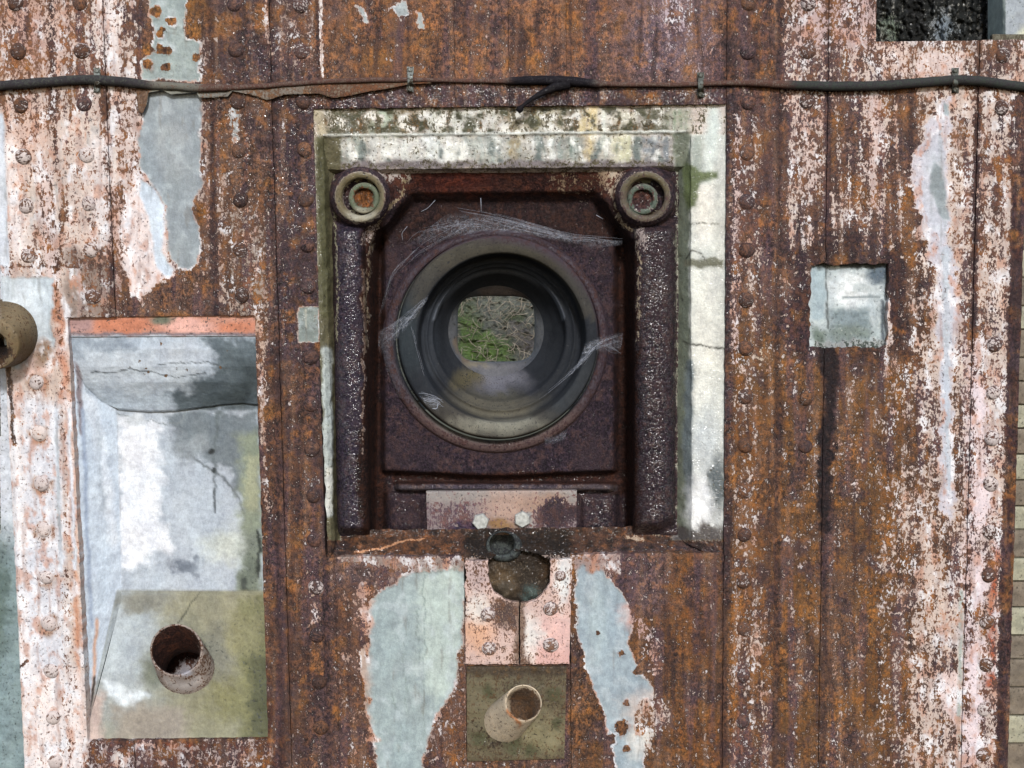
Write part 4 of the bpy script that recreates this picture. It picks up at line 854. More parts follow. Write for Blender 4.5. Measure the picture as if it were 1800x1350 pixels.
# mossy bank seen through the port
def moss_prog(u, v):
    p = Paint(u, v, '#4c4a40', 0.1); p.coat(u > 0, '#5f5f56', 0.8, 'set')
    p.coat(p.blob(850, 615, 50, 24, .6, 12), '#5f7836', 0.7); p.coat(p.blob(825, 570, 18, 36, .6, 12), '#5a7038', 0.62); p.coat(p.blob(905, 560, 16, 14, .6, 12), '#54683a', 0.55)
    p.coat(p.blob(880, 540, 60, 24, .6, 12), '#6c6d62', 0.7, 'max'); p.coat(p.blob(920, 600, 24, 24, .7, 12), '#6c6462', 0.6, 'set')
    for x in (835, 858, 876): p.coat(p.path([(x, 600), (x+2, 640)], 2, 3, 4, 6), '#4c5430', 0.8)
    return p
bank = strip('rock_bank', [((640, 360), (1100, 360), 2300), ((640, 720), (1100, 720), 1500)], 2.5, moss_prog, M_MOSS, None, rough=22, rs=16)
bank['kind'] = 'structure'
rng = random.Random(12)
def tubes(name, paths, mat, parent=None, sides=3, prog=None):
    """paths: [(list of world points, list of radii)]"""
    V = []; F = []
    for pts, rad in paths:
        pts = [Vector(p_) for p_ in pts]; n = len(pts); b0 = len(V)
        for i in range(n):
            t = (pts[min(i+1, n-1)]-pts[max(i-1, 0)]).normalized(); a = t.cross(Vector((0, 1, 0)));
            a = a.normalized() if a.length > 1e-6 else Vector((1, 0, 0)); b = t.cross(a).normalized()
            for j in range(sides):
                q = 2*math.pi*j/sides; V.append(pts[i]+(a*math.cos(q)+b*math.sin(q))*rad[i])
        for i in range(n-1):
            for j in range(sides):
                F.append([b0+i*sides+j, b0+i*sides+(j+1) % sides, b0+(i+1)*sides+(j+1) % sides, b0+(i+1)*sides+j])
        F.append([b0+j for j in range(sides)][::-1]); F.append([b0+(n-1)*sides+j for j in range(sides)])
    return build(name, [tuple(x) for x in V], F, prog, mat, parent)
st = []
for i in range(260):
    x = rng.uniform(780, 965); y = rng.uniform(495, 660); a = rng.uniform(0, 6.28); L_ = rng.uniform(10, 34); k = rng.uniform(-6, 6); d = 2300-(y-360)*2.22-rng.uniform(30, 90)
    pts = [P(x+math.cos(a)*L_*q-math.sin(a)*k*math.sin(q*3), y+math.sin(a)*L_*q+math.cos(a)*k*math.sin(q*3), d) for q in (0, .33, .66, 1)]
    st.append((pts, [rng.uniform(.0007, .0016)]*4))
o = tubes('dead_stems', st, M_STEM); o['kind'] = 'stuff'; tag(o, 'tangle of thin dead grey stems seen through the square port opening', 'dead stems')

# ------------------------------------------------------------------ recessed bay, lower left
bay = thing('concrete_bay', 'pale grey concrete recess with rounded hood, left of the gun port', 'concrete recess', P(300, 1300, 20))
def bay_prog(u, v):
    p = Paint(u, v, '#4c5050', 0.15); p.coat(u > 0, '#a9b1b8', 1.2, 'set')
    # orange lintel edge
    m = p.box(118, 470, 540, 590, 2, 2); p.coat(m, '#c08a76', 0.82); p.coat(m*p.blob(215, 572, 55, 14, .5, 5), '#c27d60', 0.95); p.coat(m*p.blob(410, 575, 40, 10, .6, 5), '#c27d60', 0.95); p.coat(m*p.blob(330, 574, 45, 14, .5, 5), '#dcaa9c', 1.0)
    p.coat(m*p.blob(285, 562, 22, 8, .5, 3), '#6c6e5e', 1.0); p.coat(m*p.blob(140, 565, 22, 22, .5, 5), '#ab8a86', 1.0); p.coat(m*p.box(118, 470, 585, 592, 2, 2), '#7c7074', .9)
    h = p.box(100, 480, 592, 724, 3, 2)
    p.coat(h, '#adb9c4', 1.2); p.coat(h*p.blob(230, 650, 90, 36, .7, 12), '#c3ccd4', 1.25); p.coat(h*p.blob(330, 625, 50, 26, .7, 10), '#bcc4cc', 1.25)
    p.coat(h*p.box(115, 240, 590, 618, 12, 10), '#8a95a0', 1.2); p.coat(h*p.poly([(362, 590), (470, 590), (470, 730), (310, 724), (310, 690), (345, 670), (380, 645)], 12, 14), '#5a656b', 1.15)  # dark right part of the hood: shading painted into the coat colour
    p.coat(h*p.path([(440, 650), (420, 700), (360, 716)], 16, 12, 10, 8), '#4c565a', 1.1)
    p.coat(p.path([(160, 652), (200, 654), (240, 650), (310, 662), (360, 656)], 1.1, .9, 1.2, 3)*h, '#454a4c', 1.2); p.coat(p.path([(275, 640), (365, 638), (398, 646)], 0.9, .9, 1.1, 3)*h, '#52585a', 1.2)
    for (x, y) in ((258, 648), (262, 655), (228, 648), (290, 660), (312, 648), (330, 650), (245, 634), (283, 604), (172, 704), (176, 708), (255, 658), (388, 645), (400, 618)):
        p.rust(p.blob(x, y, 4, 4, .5, 3), '#6c5440'); p.coat(p.blob(x, y, 2.6, 2.6, .5, 2), None, 0.1)
    # back wall
    b = p.box(195, 480, 722, 1050, 4, 0)
    p.coat(b, '#aeb7c0', 1.2); p.coat(b*p.poly([(208, 740), (280, 735), (275, 800), (290, 850), (280, 900), (300, 960), (240, 1000), (206, 1000)], 10, 10), '#dde1e6', 1.3)
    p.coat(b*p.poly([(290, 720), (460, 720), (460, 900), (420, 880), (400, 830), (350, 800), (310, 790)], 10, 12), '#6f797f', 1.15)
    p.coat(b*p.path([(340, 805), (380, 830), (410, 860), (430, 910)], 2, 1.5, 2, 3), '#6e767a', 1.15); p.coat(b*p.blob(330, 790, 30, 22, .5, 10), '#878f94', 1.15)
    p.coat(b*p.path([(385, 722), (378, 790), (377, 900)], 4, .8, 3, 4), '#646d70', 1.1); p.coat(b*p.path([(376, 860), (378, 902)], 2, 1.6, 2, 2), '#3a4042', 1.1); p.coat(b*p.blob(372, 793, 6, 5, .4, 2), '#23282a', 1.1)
    p.coat(b*p.path([(200, 730), (320, 745), (330, 720)], 1.2, 1.2, 1.4, 4), '#7a8284', 1.2); p.coat(b*p.blob(240, 740, 20, 8, .5, 6), '#c0c6cb', 1.2)
    p.coat(b*p.box(420, 462, 760, 1050, 12, 8), '#87907e', 1.1); p.coat(b*p.box(430, 458, 800, 900, 8, 8), '#9ea288', 1.1)
    p.coat(b*p.blob(400, 960, 40, 30, .7, 10), '#bcc2bb', 1.2); p.coat(b*p.blob(330, 995, 30, 14, .6, 14), '#747d88', 1.1); p.coat(b*p.blob(440, 1000, 16, 60, .6, 8), '#6c7468', 0.95)
    p.coat(b*p.path([(455, 930), (455, 1010)], 3, 3, 3, 5), '#2e3430', 0.8); p.coat(b*p.path([(430, 1020), (432, 1060)], 5, 5, 3, 3), '#444a44', 1.0)
    p.coat(b*p.blob(376, 826, 4, 5, .3, 1), '#3c4244', 1.2)
    # left splay
    s = p.poly([(110, 596), (142, 650), (150, 690), (205, 720), (214, 1040), (150, 1310), (120, 1310), (100, 900)], 2, 0)
    p.coat(s, '#c6d2de', 1.25); p.coat(s*p.path([(160, 700), (180, 800), (200, 950)], 10, 8, 8, 4), '#dae2ea', 1.3); p.coat(s*p.path([(172, 740), (176, 820), (184, 900)], 2, 3, 8, 5), '#a9b4be', 1.25)
    p.coat(s*p.path([(134, 620), (140, 680), (145, 760)], 6, 5, 3, 3), '#867c80', 0.8); p.coat(s*p.path([(146, 720), (152, 900), (160, 1100)], 3.5, 3.5, 3, 2), '#a2afc2', 1.25)
    p.coat(s*p.path([(170, 1090), (164, 1210), (156, 1290)], 3, 2, 3, 2), '#d0a890', 1.1); p.coat(s*p.path([(166, 1190), (158, 1270)], 2.4, 2, 2, 2), '#3e3a36', 0.9)
    # sill block
    q = (v > 1036) & (u > 148); q = q*p.poly([(206, 1038), (500, 1038), (500, 1320), (146, 1320), (170, 1200)], 3, 0)
    p.coat(q, '#86846e', 1.12); p.coat(q*p.blob(205, 1130, 72, 130, .8, 14), '#a9b3b8', 1.2); p.coat(q*p.poly([(175, 1195), (240, 1215), (262, 1225), (230, 1240), (185, 1225)], 7, 6), '#d3dce0', 1.3)
    p.coat(q*p.blob(250, 1055, 50, 20, .6, 10), '#7c7c72', 1.12); p.coat(q*p.box(200, 330, 1240, 1310, 16, 8), '#8e877c', 1.12); p.coat(q*p.box(150, 180, 1220, 1310, 10, 6), '#b9a79e', 1.15)
    p.coat(q*p.box(420, 475, 1050, 1310, 14, 8), '#70704f', 1.0); p.coat(q*p.blob(385, 1150, 26, 50, .6, 8), '#77786c', 1.0); p.coat(q*p.blob(430, 1110, 30, 40, .7, 10), '#807e5e', 1.05)
    p.coat(q*p.path([(352, 1040), (330, 1070), (312, 1095)], 1.1, 1.1, 1.1, 2), '#4c4c40', 1.2)
    p.coat(q*p.blob(410, 1230, 50, 40, .7, 16), '#7a7856', 1.05); p.coat(q*p.blob(270, 1180, 22, 30, .5, 6), '#6f7468', 1.1); p.coat(q*p.box(440, 480, 1150, 1300, 10, 12), '#54563e', 0.85)
    p.dew(q > .5, 0.1); p.cov += 0.02*p.c
    return p
def wavy(U, V, D, T, S): return U + 1.5*fbm(U/30, V/30, 3, 601), V + (3*fbm(U/40, V/60, 3, 611)+5*np.sin(U/42.0+1))*ss(.55, 1, T), D
strip('lintel', [((105, 553), (472, 553), 7), ((108, 592), (472, 590), 8)], 2.5, bay_prog, M_CONC, bay, rough=0.8)
strip('hood', [((108, 590), (478, 588), 11), ((110, 615), (478, 612), 10.4), ((120, 645), (478, 644), 16), ((132, 672), (478, 672), 27.2), ((150, 692), (478, 690), 40), ((176, 708), (478, 704), 49.6), ((205, 719), (478, 711), 54.4), ((212, 722), (478, 713), 58.4), ((205, 716), (478, 708), 64), ((205, 706), (478, 700), 67.2)], 2.5, bay_prog, M_CONC, bay, rough=1.5, rs=60, fn=wavy)
strip('back_wall', [((186, 700), (484, 690), 62.4), ((192, 900), (484, 900), 64), ((198, 1052), (484, 1052), 60.8)], 2.5, bay_prog, M_CONC, bay, rough=1.6, rs=70)
strip('side_splay', [((116, 594), (146, 1312), 6), ((126, 640), (152, 1300), 12), ((150, 680), (166, 1230), 25.6), ((178, 706), (190, 1140), 44.8), ((206, 716), (216, 1045), 63.2)], 2.5, bay_prog, M_CONC, bay, rough=1.2, rs=60)
strip('sloping_sill', [((212, 1040), (484, 1038), 61.6), ((215, 1046), (484, 1044), 56.8), ((186, 1160), (488, 1160), 33.6), ((146, 1308), (488, 1308), 8)], 2.5, bay_prog, M_CONC, bay, rough=1.6, rs=50, holes=[(321, 1166, 44, 42)])

# ------------------------------------------------------------------ pipe stubs
def pipe(name, label, base, rb, tip, rt, wall_t, prog, depth_in, mat=M_CAST, tilt=1.0, root=40):
    t = thing(name, label, 'pipe stub', P(base[0], base[1], base[2]), 'pipe stubs standing out of the wall')
    (x0, y0, d0), (x1, y1, d1) = base, tip
    vx, vy, vd = x1-x0, y1-y0, d1-d0
    lp = [(x0-vx*.3, y0-vy*.3, rb, rb*tilt, d0-vd*.3+root, 2)]
    for k in (0, .3, .6, .85, .95): lp.append((x0+vx*k, y0+vy*k, rb+(rt-rb)*k, (rb+(rt-rb)*k)*tilt, d0+vd*k, 2))
    lp += [(x1, y1, rt*.985, rt*tilt*.985, d1, 2), (x1, y1, rt*.93, rt*tilt*.93, d1-.6, 2), (x1, y1, rt-wall_t+1, (rt-wall_t+1)*tilt, d1, 2), (x1, y1, rt-wall_t, (rt-wall_t)*tilt, d1+2, 2)]
    loft('pipe_wall', lp, 48, prog, mat, t, rough=1.5)
    fo = lambda k: min(depth_in*k/abs(vd), 1.15)
    loft('pipe_bore', [(x1, y1, rt-wall_t, (rt-wall_t)*tilt, d1+2, 2)]+[(x1-vx*fo(k), y1-vy*fo(k), rt-wall_t-1-2*k, (rt-wall_t-1-2*k)*tilt, d1+depth_in*k, 2) for k in (.12, .3, .5, .75, 1.0)]+[(x1-vx*fo(1), y1-vy*fo(1), 6, 6, d1+depth_in+2, 2)], 40, prog, mat, t, cap=True, rough=1.2)
    return t
def pa(u, v):
    p = Paint(u, v, '#57433a', 0.25); p.coat(u > 0, '#9c9088', 0.62, 'set'); r = np.hypot(u-310, v-1143)
    p.rust(1-ss(41, 45, r), '#3b241d'); p.coat(1-ss(41, 44, r), None, 0.0, 'set'); p.coat(p.path([(290, 1195), (325, 1206), (355, 1192)], 5, 5, 4, 3), '#c4bcb8', 0.95); p.coat(p.blob(325, 1185, 12, 6, .5, 3), '#9c9aa0', .9); return p
pipe('pipe_stub', 'short rusty pipe stub with dark open bore on the sloping concrete sill', (328, 1180, 34), 51, (310, 1143, -6), 47, 5, pa, 120)
def pb(u, v):
    p = Paint(u, v, '#4f4236', 0.2); p.coat(u > 0, '#c4b49c', 0.9, 'set'); p.coat(p.path([(872, 1215), (885, 1265), (930, 1290)], 10, 8, 6, 3), '#bcae98', 0.95); p.coat(p.path([(890, 1250), (915, 1275)], 3, 3, 3, 3), '#a86e44', .8)
    r = np.hypot(u-922, v-1238); p.rust(1-ss(26, 30, r), '#5c4a3c'); p.coat(1-ss(26, 30, r), '#6f5f50', 0.3, 'set'); return p
pipe('pipe_stub', 'grey pipe stub angled upward on the mossy plate below the pink cover plates', (886, 1270, 6), 38, (920, 1236, -56), 33, 4, pb, 38, root=12)
def pc_(u, v):
    p = Paint(u, v, '#4a3c30', 0.15); p.coat(u > 0, '#6b5d47', 0.7, 'set'); p.coat(p.blob(20, 570, 40, 30, .6), '#7a6b52', 0.8); p.coat(p.blob(40, 610, 20, 30, .6), '#66563c', 0.8)
    r = np.hypot(u+8, v-618); p.rust(1-ss(20, 24, r), '#1e1612'); p.coat(1-ss(20, 24, r), None, 0.1, 'set'); p.rust(p.blob(0, 640, 26, 14, .5), '#3c2c20'); return p
pipe('pipe_stub', 'thick rounded rusty pipe end cut off by the left edge of the picture', (8, 588, 0), 58, (-10, 606, -55), 44, 22, pc_, 70, root=10)
# mossy mounting plate round the middle pipe
def mp_prog(u, v):
    p = Paint(u, v, '#463c30', 0.25); p.coat(u > 0, '#645c48', 0.58, 'set'); p.rust(p.blob(885, 1285, 52, 26, .6, 6), '#241c16'); p.coat(p.blob(885, 1288, 50, 22, .6, 8), '#4a4234', .3); p.coat(p.blob(850, 1240, 40, 60, .8, 12), '#6b644e', 0.75); p.coat(p.blob(950, 1290, 50, 30, .7, 12), '#7a7358', 0.8)  # dark blob at the pipe foot: contact shadow painted on the plate
    p.coat(p.box(810, 1005, 1165, 1188, 8, 6), '#4a4032', 0.4, 'set')
    for (x, y, r) in ((860, 1215, 14), (900, 1310, 16), (845, 1300, 14), (975, 1220, 14), (980, 1270, 12), (935, 1320, 14)): p.coat(p.blob(x, y, r, r*.9, .5, 5), '#4c4c36', 0.7)
    return p
mpl = strip('mounting_plate', [((820, 1172), (996, 1172), 1), ((821, 1339), (992, 1334), 1)], 2.5, mp_prog, M_STEEL, wall, skirt=8, rough=1.2)
mpl['label'] = 'square olive stained plate carrying the angled pipe stub'

# ------------------------------------------------------------------ square niche on the right
nic = thing('square_niche', 'small square niche with bluish concrete, in rust right of the gun port', 'niche', P(1495, 612, 20))
def nic_prog(u, v):
    p = Paint(u, v, '#3c4440', 0.3); p.coat(u > 0, '#aeb9bb', 1.0, 'set'); p.coat(p.blob(1500, 510, 40, 26, .6, 8), '#dadfdf', 1.1); p.coat(p.box(1425, 1452, 462, 560, 4, 3), '#9aaab0', 1.15)
    p.coat(p.box(1458, 1530, 545, 600, 8, 4), '#7a888c', 1.05); p.coat(p.blob(1545, 478, 22, 24, .6, 5), '#566470', 1.0); p.coat(p.blob(1440, 590, 16, 16, .6, 6), '#66746c', 0.9); p.coat(p.blob(1495, 585, 40, 14, .6, 6), '#6e7a74', 0.95)
    p.coat(p.path([(1452, 470), (1454, 520), (1456, 575)], 1.4, 1.4, 1.4, 2), '#404644', 1.2); p.coat(p.box(1500, 1548, 500, 514, 3, 3), '#b8c0c0', 1.1); p.coat(p.path([(1530, 520), (1534, 570)], 4, 3, 3, 3), '#b6c0c2', 1.1)
    p.coat(p.box(1480, 1545, 520, 524, 1.5, 1), '#848e90', 1.1); p.coat(p.path([(1551, 530), (1550, 600)], 3, 3, 3, 2), '#465058', 1.0)
    p.coat(p.box(1430, 1560, 598, 616, 3, 6), '#8c9090', 0.62); p.coat(p.box(1425, 1560, 458, 470, 4, 5), '#2c3234', 0.7); return p
strip('left_cheek', [((1416, 450), (1416, 622), 5), ((1440, 452), (1440, 620), 10), ((1454, 452), (1456, 620), 12)], 2.5, nic_prog, M_CONC, nic, rough=.8)
strip('back_panel', [((1449, 452), (1572, 452), 14), ((1449, 575), (1572, 575), 13), ((1445, 600), (1572, 604), 9), ((1416, 622), (1572, 622), 4)], 2.5, nic_prog, M_CONC, nic, rough=1.5, rs=20)

# ------------------------------------------------------------------ opening, top right, with rough dark stone behind and a grey post
def rock_prog(u, v):
    p = Paint(u, v, '#141716', 0.45); p.coat(u > 0, '#59625f', 0.22, 'set'); p.cov += 0.75*fbm(u/9, v/90, 3, 77)
    p.coat(p.blob(1660, 50, 26, 30, .6, 8), '#77828c', 0.62); p.coat(p.path([(1560, 40), (1575, 70)], 18, 14, 10, 6), '#6f7a6c', 0.5); p.rust(p.blob(1610, 20, 16, 60, .5, 4), '#080908'); p.coat(p.blob(1610, 20, 16, 60, .5, 4), None, 0.0)
    p.coat(p.path([(1738, -20), (1742, 60)], 6, 6, 4, 2), '#6e6660', 0.6); return p
def rockfn(U, V, D, T, S): return U, V, D + 14*fbm(U/14, V/50, 3, 701) + 10*fbm(U/6, V/9, 3, 711)
rk = strip('rock_face', [((1510, -140), (1790, -140), 140), ((1510, 110), (1790, 110), 140)], 2.5, rock_prog, M_CONC, None, rough=5, rs=12, fn=rockfn)
rk['kind'] = 'structure'
post = thing('concrete_post', 'pale grey weathered post at the right of the dark opening', 'post', P(1790, 70, 60))
def post_prog(u, v):
    p = Paint(u, v, '#454c48', 0.2); p.coat(u > 0, '#9aa2a8', 1.0, 'set'); p.coat(p.path([(1764, -20), (1764, 70)], 3, 3, 2, 1), '#aebab2', 1.1); p.coat(p.blob(1798, 62, 12, 14, .5, 4), '#c3c4ae', 1.0); p.cov += .2*p.st; return p
strip('post_face', [((1763, -150), (1763, 95), 60), ((1768, -150), (1768, 95), 54), ((1990, -150), (1990, 95), 52)], 3, post_prog, M_CONC, post, rough=1.5, skirt=60)

# ------------------------------------------------------------------ block pier right of the wall, concrete strip left of it
pier = thing('block_pier', 'narrow pier of alternating pale and brown blocks at the right edge', 'brick pier', P(1830, 1350, 30))
def block(x0, x1, y0, y1, d, kind, sd):
    base_c, alt = ('#a5a28e', '#94927e') if kind else ('#7d7264', '#6a6054')
    def pg(u, v):
        p = Paint(u, v, '#5b5348', 0.1, seed=sd); p.coat(u > 0, base_c, 0.95, 'set'); p.coat(p.blob((x0+x1)/2, (y0+y1)/2, 20, 12, .8, 10), alt, 1.0); return p
    return strip('brick', [((x0, y0), (x1, y0), d), ((x0, y1), (x1, y1), d)], 5, pg, M_CONC, pier, skirt=26, rough=1.4, rs=14, seed=sd)
yy = 440; k = 0; rr = random.Random(5)
kinds = {0: 1}
while yy < 1520:
    hgt = rr.choice((38, 42, 46)); kd = 1 if k % 2 == 0 else 0
    if rr.random() < .2: kd = 0
    xo = rr.uniform(-2, 2)
    block(1752, 1826+xo, yy, yy+hgt, 14+rr.uniform(-2, 2), kd, k)
    block(1830+xo, 1920, yy, yy+hgt, 14+rr.uniform(-2, 2), 1-kd, k+50)
    block(1924, 2014-xo, yy, yy+hgt, 14+rr.uniform(-2, 2), kd, k+90)
    yy += hgt+3.5; k += 1
def mort(u, v):
    p = Paint(u, v, '#4e483c', 0.1); p.coat(u > 0, '#6a6656', 0.5, 'set'); return p
strip('mortar', [((1745, 420), (2300, 420), 20), ((1745, 1545), (2300, 1545), 20)], 6, mort, M_CONC, pier, rough=1.2)
strip('upper_render', [((1745, 60), (2300, 60), 22), ((1745, 436), (2300, 436), 22)], 5, mort, M_CONC, pier, rough=2, skirt=10)
lp_ = thing('concrete_pier', 'grey-green concrete strip along the left edge beside the white flange', 'concrete pier', P(-20, 1350, 30))
def lp_prog(u, v):
    p = Paint(u, v, '#48524f', 0.2); p.coat(u > 0, '#c6ccd4', 1.0, 'set'); p.coat(p.box(-100, 60, 940, 1420, (8, 60), 8), '#7e9092', 1.0); p.coat(p.blob(0, 1060, 18, 100, .6, 10), '#5c6c68', 0.9); p.cov += .1*p.st; return p
strip('pier_face', [((-620, -130), (-620, 1540), 24), ((40, -130), (72, 1540), 24)], 3, lp_prog, M_CONC, lp_, rough=2.5, skirt=30)

# ------------------------------------------------------------------ cable and its clips
cab = thing('cable', 'old black and rust crusted cable running across the steel wall', 'cable', P(900, 145, -10))
cp = [(-30, 153, 9), (60, 146, 9), (120, 141, 9), (175, 140, 9.2), (235, 146, 9), (262, 150, 8), (300, 151, 7.5), (345, 155, 8), (420, 154, 6.5), (480, 150, 6.5), (560, 144, 6), (640, 141, 6.5), (720, 140, 6), (800, 142, 5), (880, 143, 6), (905, 142, 8), (960, 141, 9), (1010, 143, 9), (1045, 147, 7.5), (1100, 149, 5.5), (1200, 149, 6), (1280, 146, 6.5), (1330, 146, 7), (1380, 149, 8), (1440, 151, 9), (1500, 152, 9), (1560, 150, 9), (1620, 145, 9), (1680, 140, 9), (1725, 142, 9), (1770, 149, 9), (1830, 156, 9)]
cpx = np.array(cp); xs = np.arange(-30, 1830, 7.0); ys = np.interp(xs, cpx[:, 0], cpx[:, 1]); rs_ = np.interp(xs, cpx[:, 0], cpx[:, 2]); ker = np.array([1, 2, 3, 2, 1])/9
ys = np.convolve(np.pad(ys, 2, 'edge'), ker, 'valid'); rs_ = rs_*.9*(1-.22*((xs > 400) & (xs < 890) | (xs > 1060) & (xs < 1320)))*(1+.10*fbm(xs/20, xs*0, 3, 5))
ys = ys+1.2*fbm(xs/40, xs*0+3, 3, 8)
def cab_prog(u, v):
    p = Paint(u, v, '#343236', 0.15); rusty = p.box(262, 900, 0, 400, 14, 8)+p.box(1050, 1390, 0, 400, 20, 8)
    p.coat(u > 0, '#4a4c48', 0.42, 'set'); p.rust(rusty, '#553e38'); p.coat(rusty, '#6e6058', 0.42); p.coat(p.box(262, 350, 0, 300, 6), '#6c6a62', 0.8); p.rust(p.box(900, 1045, 0, 300, 8), '#1c1a20'); p.coat(p.box(900, 1045, 0, 300, 8), '#3a383c', 0.3)
    p.coat(p.box(1390, 1860, 0, 300, 10), '#3d433e', 0.5); return p
tubes('sheath', [([P(x, y, -2-r*.9) for x, y, r in zip(xs, ys, rs_)], [r*.001 for r in rs_])], M_RUB, cab, 12, cab_prog)
br = [(1000, 148, -10, 8), (975, 153, -14, 7.5), (955, 162, -16, 5.5), (935, 174, -18, 4), (920, 185, -18, 3), (914, 192, -18, 6), (910, 196, -18, 5)]
tubes('frayed_end', [([P(x, y, d) for x, y, d, r in br], [r*.001 for *_, r in br])], M_RUB, cab, 9, lambda u, v: Paint(u, v, '#1d1b1f', 0.3))
for (x, y, lb) in ((170, 141, 'dark metal clip holding the cable over the far left painted plates'), (721, 139, 'zinc grey clip on the cable above the left half of the port'), (1232, 149, 'dull grey clip on the cable above the right end of the concrete surround'), (1680, 141, 'dark clip on the cable near the right edge')):
    bright = 1 if x in (170, 721) else 0
    def clip_prog(u, v, bright=bright):
        p = Paint(u, v, '#3a3834', 0.3); p.coat(u > 0, '#838a86' if bright else '#5c625c', 0.6, 'set'); return p
    t = thing('cable_clip', lb, 'cable clip', P(x, y+14, -4), 'clips fixing the cable to the wall')
    S = np.linspace(-1, 1, 26); Y = y+S*22; D_ = -4-13*np.exp(-(S*22/11)**4)
    W_ = np.linspace(-6, 6, 6)
    hw = 1-.25*np.exp(-(S*22/11)**4)
    U = x+W_[None, :]*hw[:, None]; Vg = Y[:, None]+0*W_[None, :]; Dg = D_[:, None]+0*W_[None, :]
    gridmesh('strap', P(U, Vg, Dg+.6*fbm(U/5, Vg/5, 2, 3)), clip_prog, M_STEEL, t, skirt=2.5)
    for s_ in (-1, 1):
        loft('screw_head', [(x, y+s_*17, 5, 5, -4, 2), (x, y+s_*17, 4.4, 4.4, -7.5, 2), (x, y+s_*17, 2, 2, -8.3, 2)], 12, clip_prog, M_STEEL, t, cap=True, rough=.2)
# torn strip hanging from the cable
low = [(238, 150), (243, 196), (250, 200), (258, 182), (260, 163), (285, 158), (300, 166), (345, 162), (350, 172), (400, 170), (408, 160), (440, 166), (470, 176), (500, 166), (560, 164), (585, 172), (615, 168), (650, 160), (680, 156), (720, 148), (760, 146)]
lx = np.array(low, float)
xs2 = np.arange(238, 760, 2.5); lowy = np.interp(xs2, lx[:, 0], lx[:, 1])+1.5*fbm(xs2/7, xs2*0, 3, 15); topy = np.interp(xs2, cpx[:, 0], cpx[:, 1])+2
T_ = np.linspace(0, 1, 12)[:, None]; U = xs2[None, :]+0*T_; Vg = topy*(1-T_)+lowy*T_; Dg = -4-4*T_+1.5*fbm(U/30, Vg/12, 3, 21)
def torn_prog(u, v):
    p = Paint(u, v, '#5a4638', 0.2); p.coat(u > 0, '#6e6458', 0.55, 'set'); p.coat(p.box(262, 350, 100, 200, 5), '#76776e', 0.95); p.coat(p.box(350, 420, 100, 200, 5), '#6a665e', 0.8); p.coat(p.box(236, 262, 100, 220, 3), '#6e5440', 0.5); p.rust(p.box(560, 800, 100, 200, 20), '#5c4030'); p.coat(p.box(540, 800, 100, 200, 20), '#6a5844', 0.4); return p
tp = gridmesh('paint_flap', P(U, Vg, Dg), torn_prog, M_STEEL, None, skirt=1.5)
tag(tp, 'torn brown-grey strip of old coating hanging below the left part of the cable', 'peeling strip')

# ------------------------------------------------------------------ cobwebs
mw = bpy.data.materials.new('cobweb_silk'); mw.use_nodes = True; t = mw.node_tree; N = t.nodes; L = t.links; bs = N['Principled BSDF']
bs.inputs['Base Color'].default_value = (0.36, 0.39, 0.46, 1); bs.inputs['Roughness'].default_value = 0.5
M_SILK = mw.copy(); M_SILK.name = 'cobweb_strand'
tc = N.new('ShaderNodeTexCoord'); n1 = N.new('ShaderNodeTexNoise'); n1.inputs['Scale'].default_value = 90; n1.inputs['Detail'].default_value = 8; n1.inputs['Roughness'].default_value = 0.7; n1.inputs['Distortion'].default_value = 2.5
L.new(tc.outputs['Object'], n1.inputs['Vector']); at = N.new('ShaderNodeAttribute'); at.attribute_name = 'dens'
r_ = N.new('ShaderNodeMapRange'); r_.inputs[1].default_value = 0.32; r_.inputs[2].default_value = 0.72; L.new(n1.outputs['Fac'], r_.inputs[0])
mu = N.new('ShaderNodeMath'); mu.operation = 'MULTIPLY'; pw = N.new('ShaderNodeMath'); pw.operation = 'POWER'; pw.inputs[1].default_value = 1.6; L.new(r_.outputs[0], pw.inputs[0]); L.new(pw.outputs[0], mu.inputs[0]); L.new(at.outputs['Fac'], mu.inputs[1]); L.new(mu.outputs[0], bs.inputs['Alpha'])
def web_sheet(parent, rows, step=4):
    """rows: list of polylines [(x,y,d,density)...] of equal length"""
    R = np.array(rows, float); n = R.shape[1]
    ti = np.linspace(0, n-1, 40); si = np.linspace(0, R.shape[0]-1, 14)
    A = np.stack([[np.interp(ti, range(n), R[k, :, c]) for c in range(4)] for k in range(R.shape[0])])      # rows x4 x ti
    G = np.stack([[np.interp(si, range(R.shape[0]), A[:, c, j]) for j in range(40)] for c in range(4)])     # 4 x 40 x 14
    U, V, D, Q = [G[c].T for c in range(4)]
    U = U+2*fbm(U/15, V/15, 2, 3); V = V+2*fbm(U/15, V/15, 2, 4)
    o = gridmesh('web_sheet', P(U, V, D), None, mw, parent)
    a = o.data.attributes.new('dens', 'FLOAT', 'POINT'); a.data.foreach_set('value', (0.85*Q*np.minimum(1, np.minimum(np.arange(14), 13-np.arange(14))/3.0)[:, None]*(0.55+1.2*np.clip(fbm(V/3.0+U/9, U/50, 2, 61)+.3, 0, 1))).ravel().astype(np.float32))
def bez(pts, n=9):
    p_ = np.array(pts, float); k = np.linspace(0, len(p_)-1, n); return np.stack([np.interp(k, range(len(p_)), p_[:, c]) for c in range(p_.shape[1])], 1)
rw = random.Random(21)
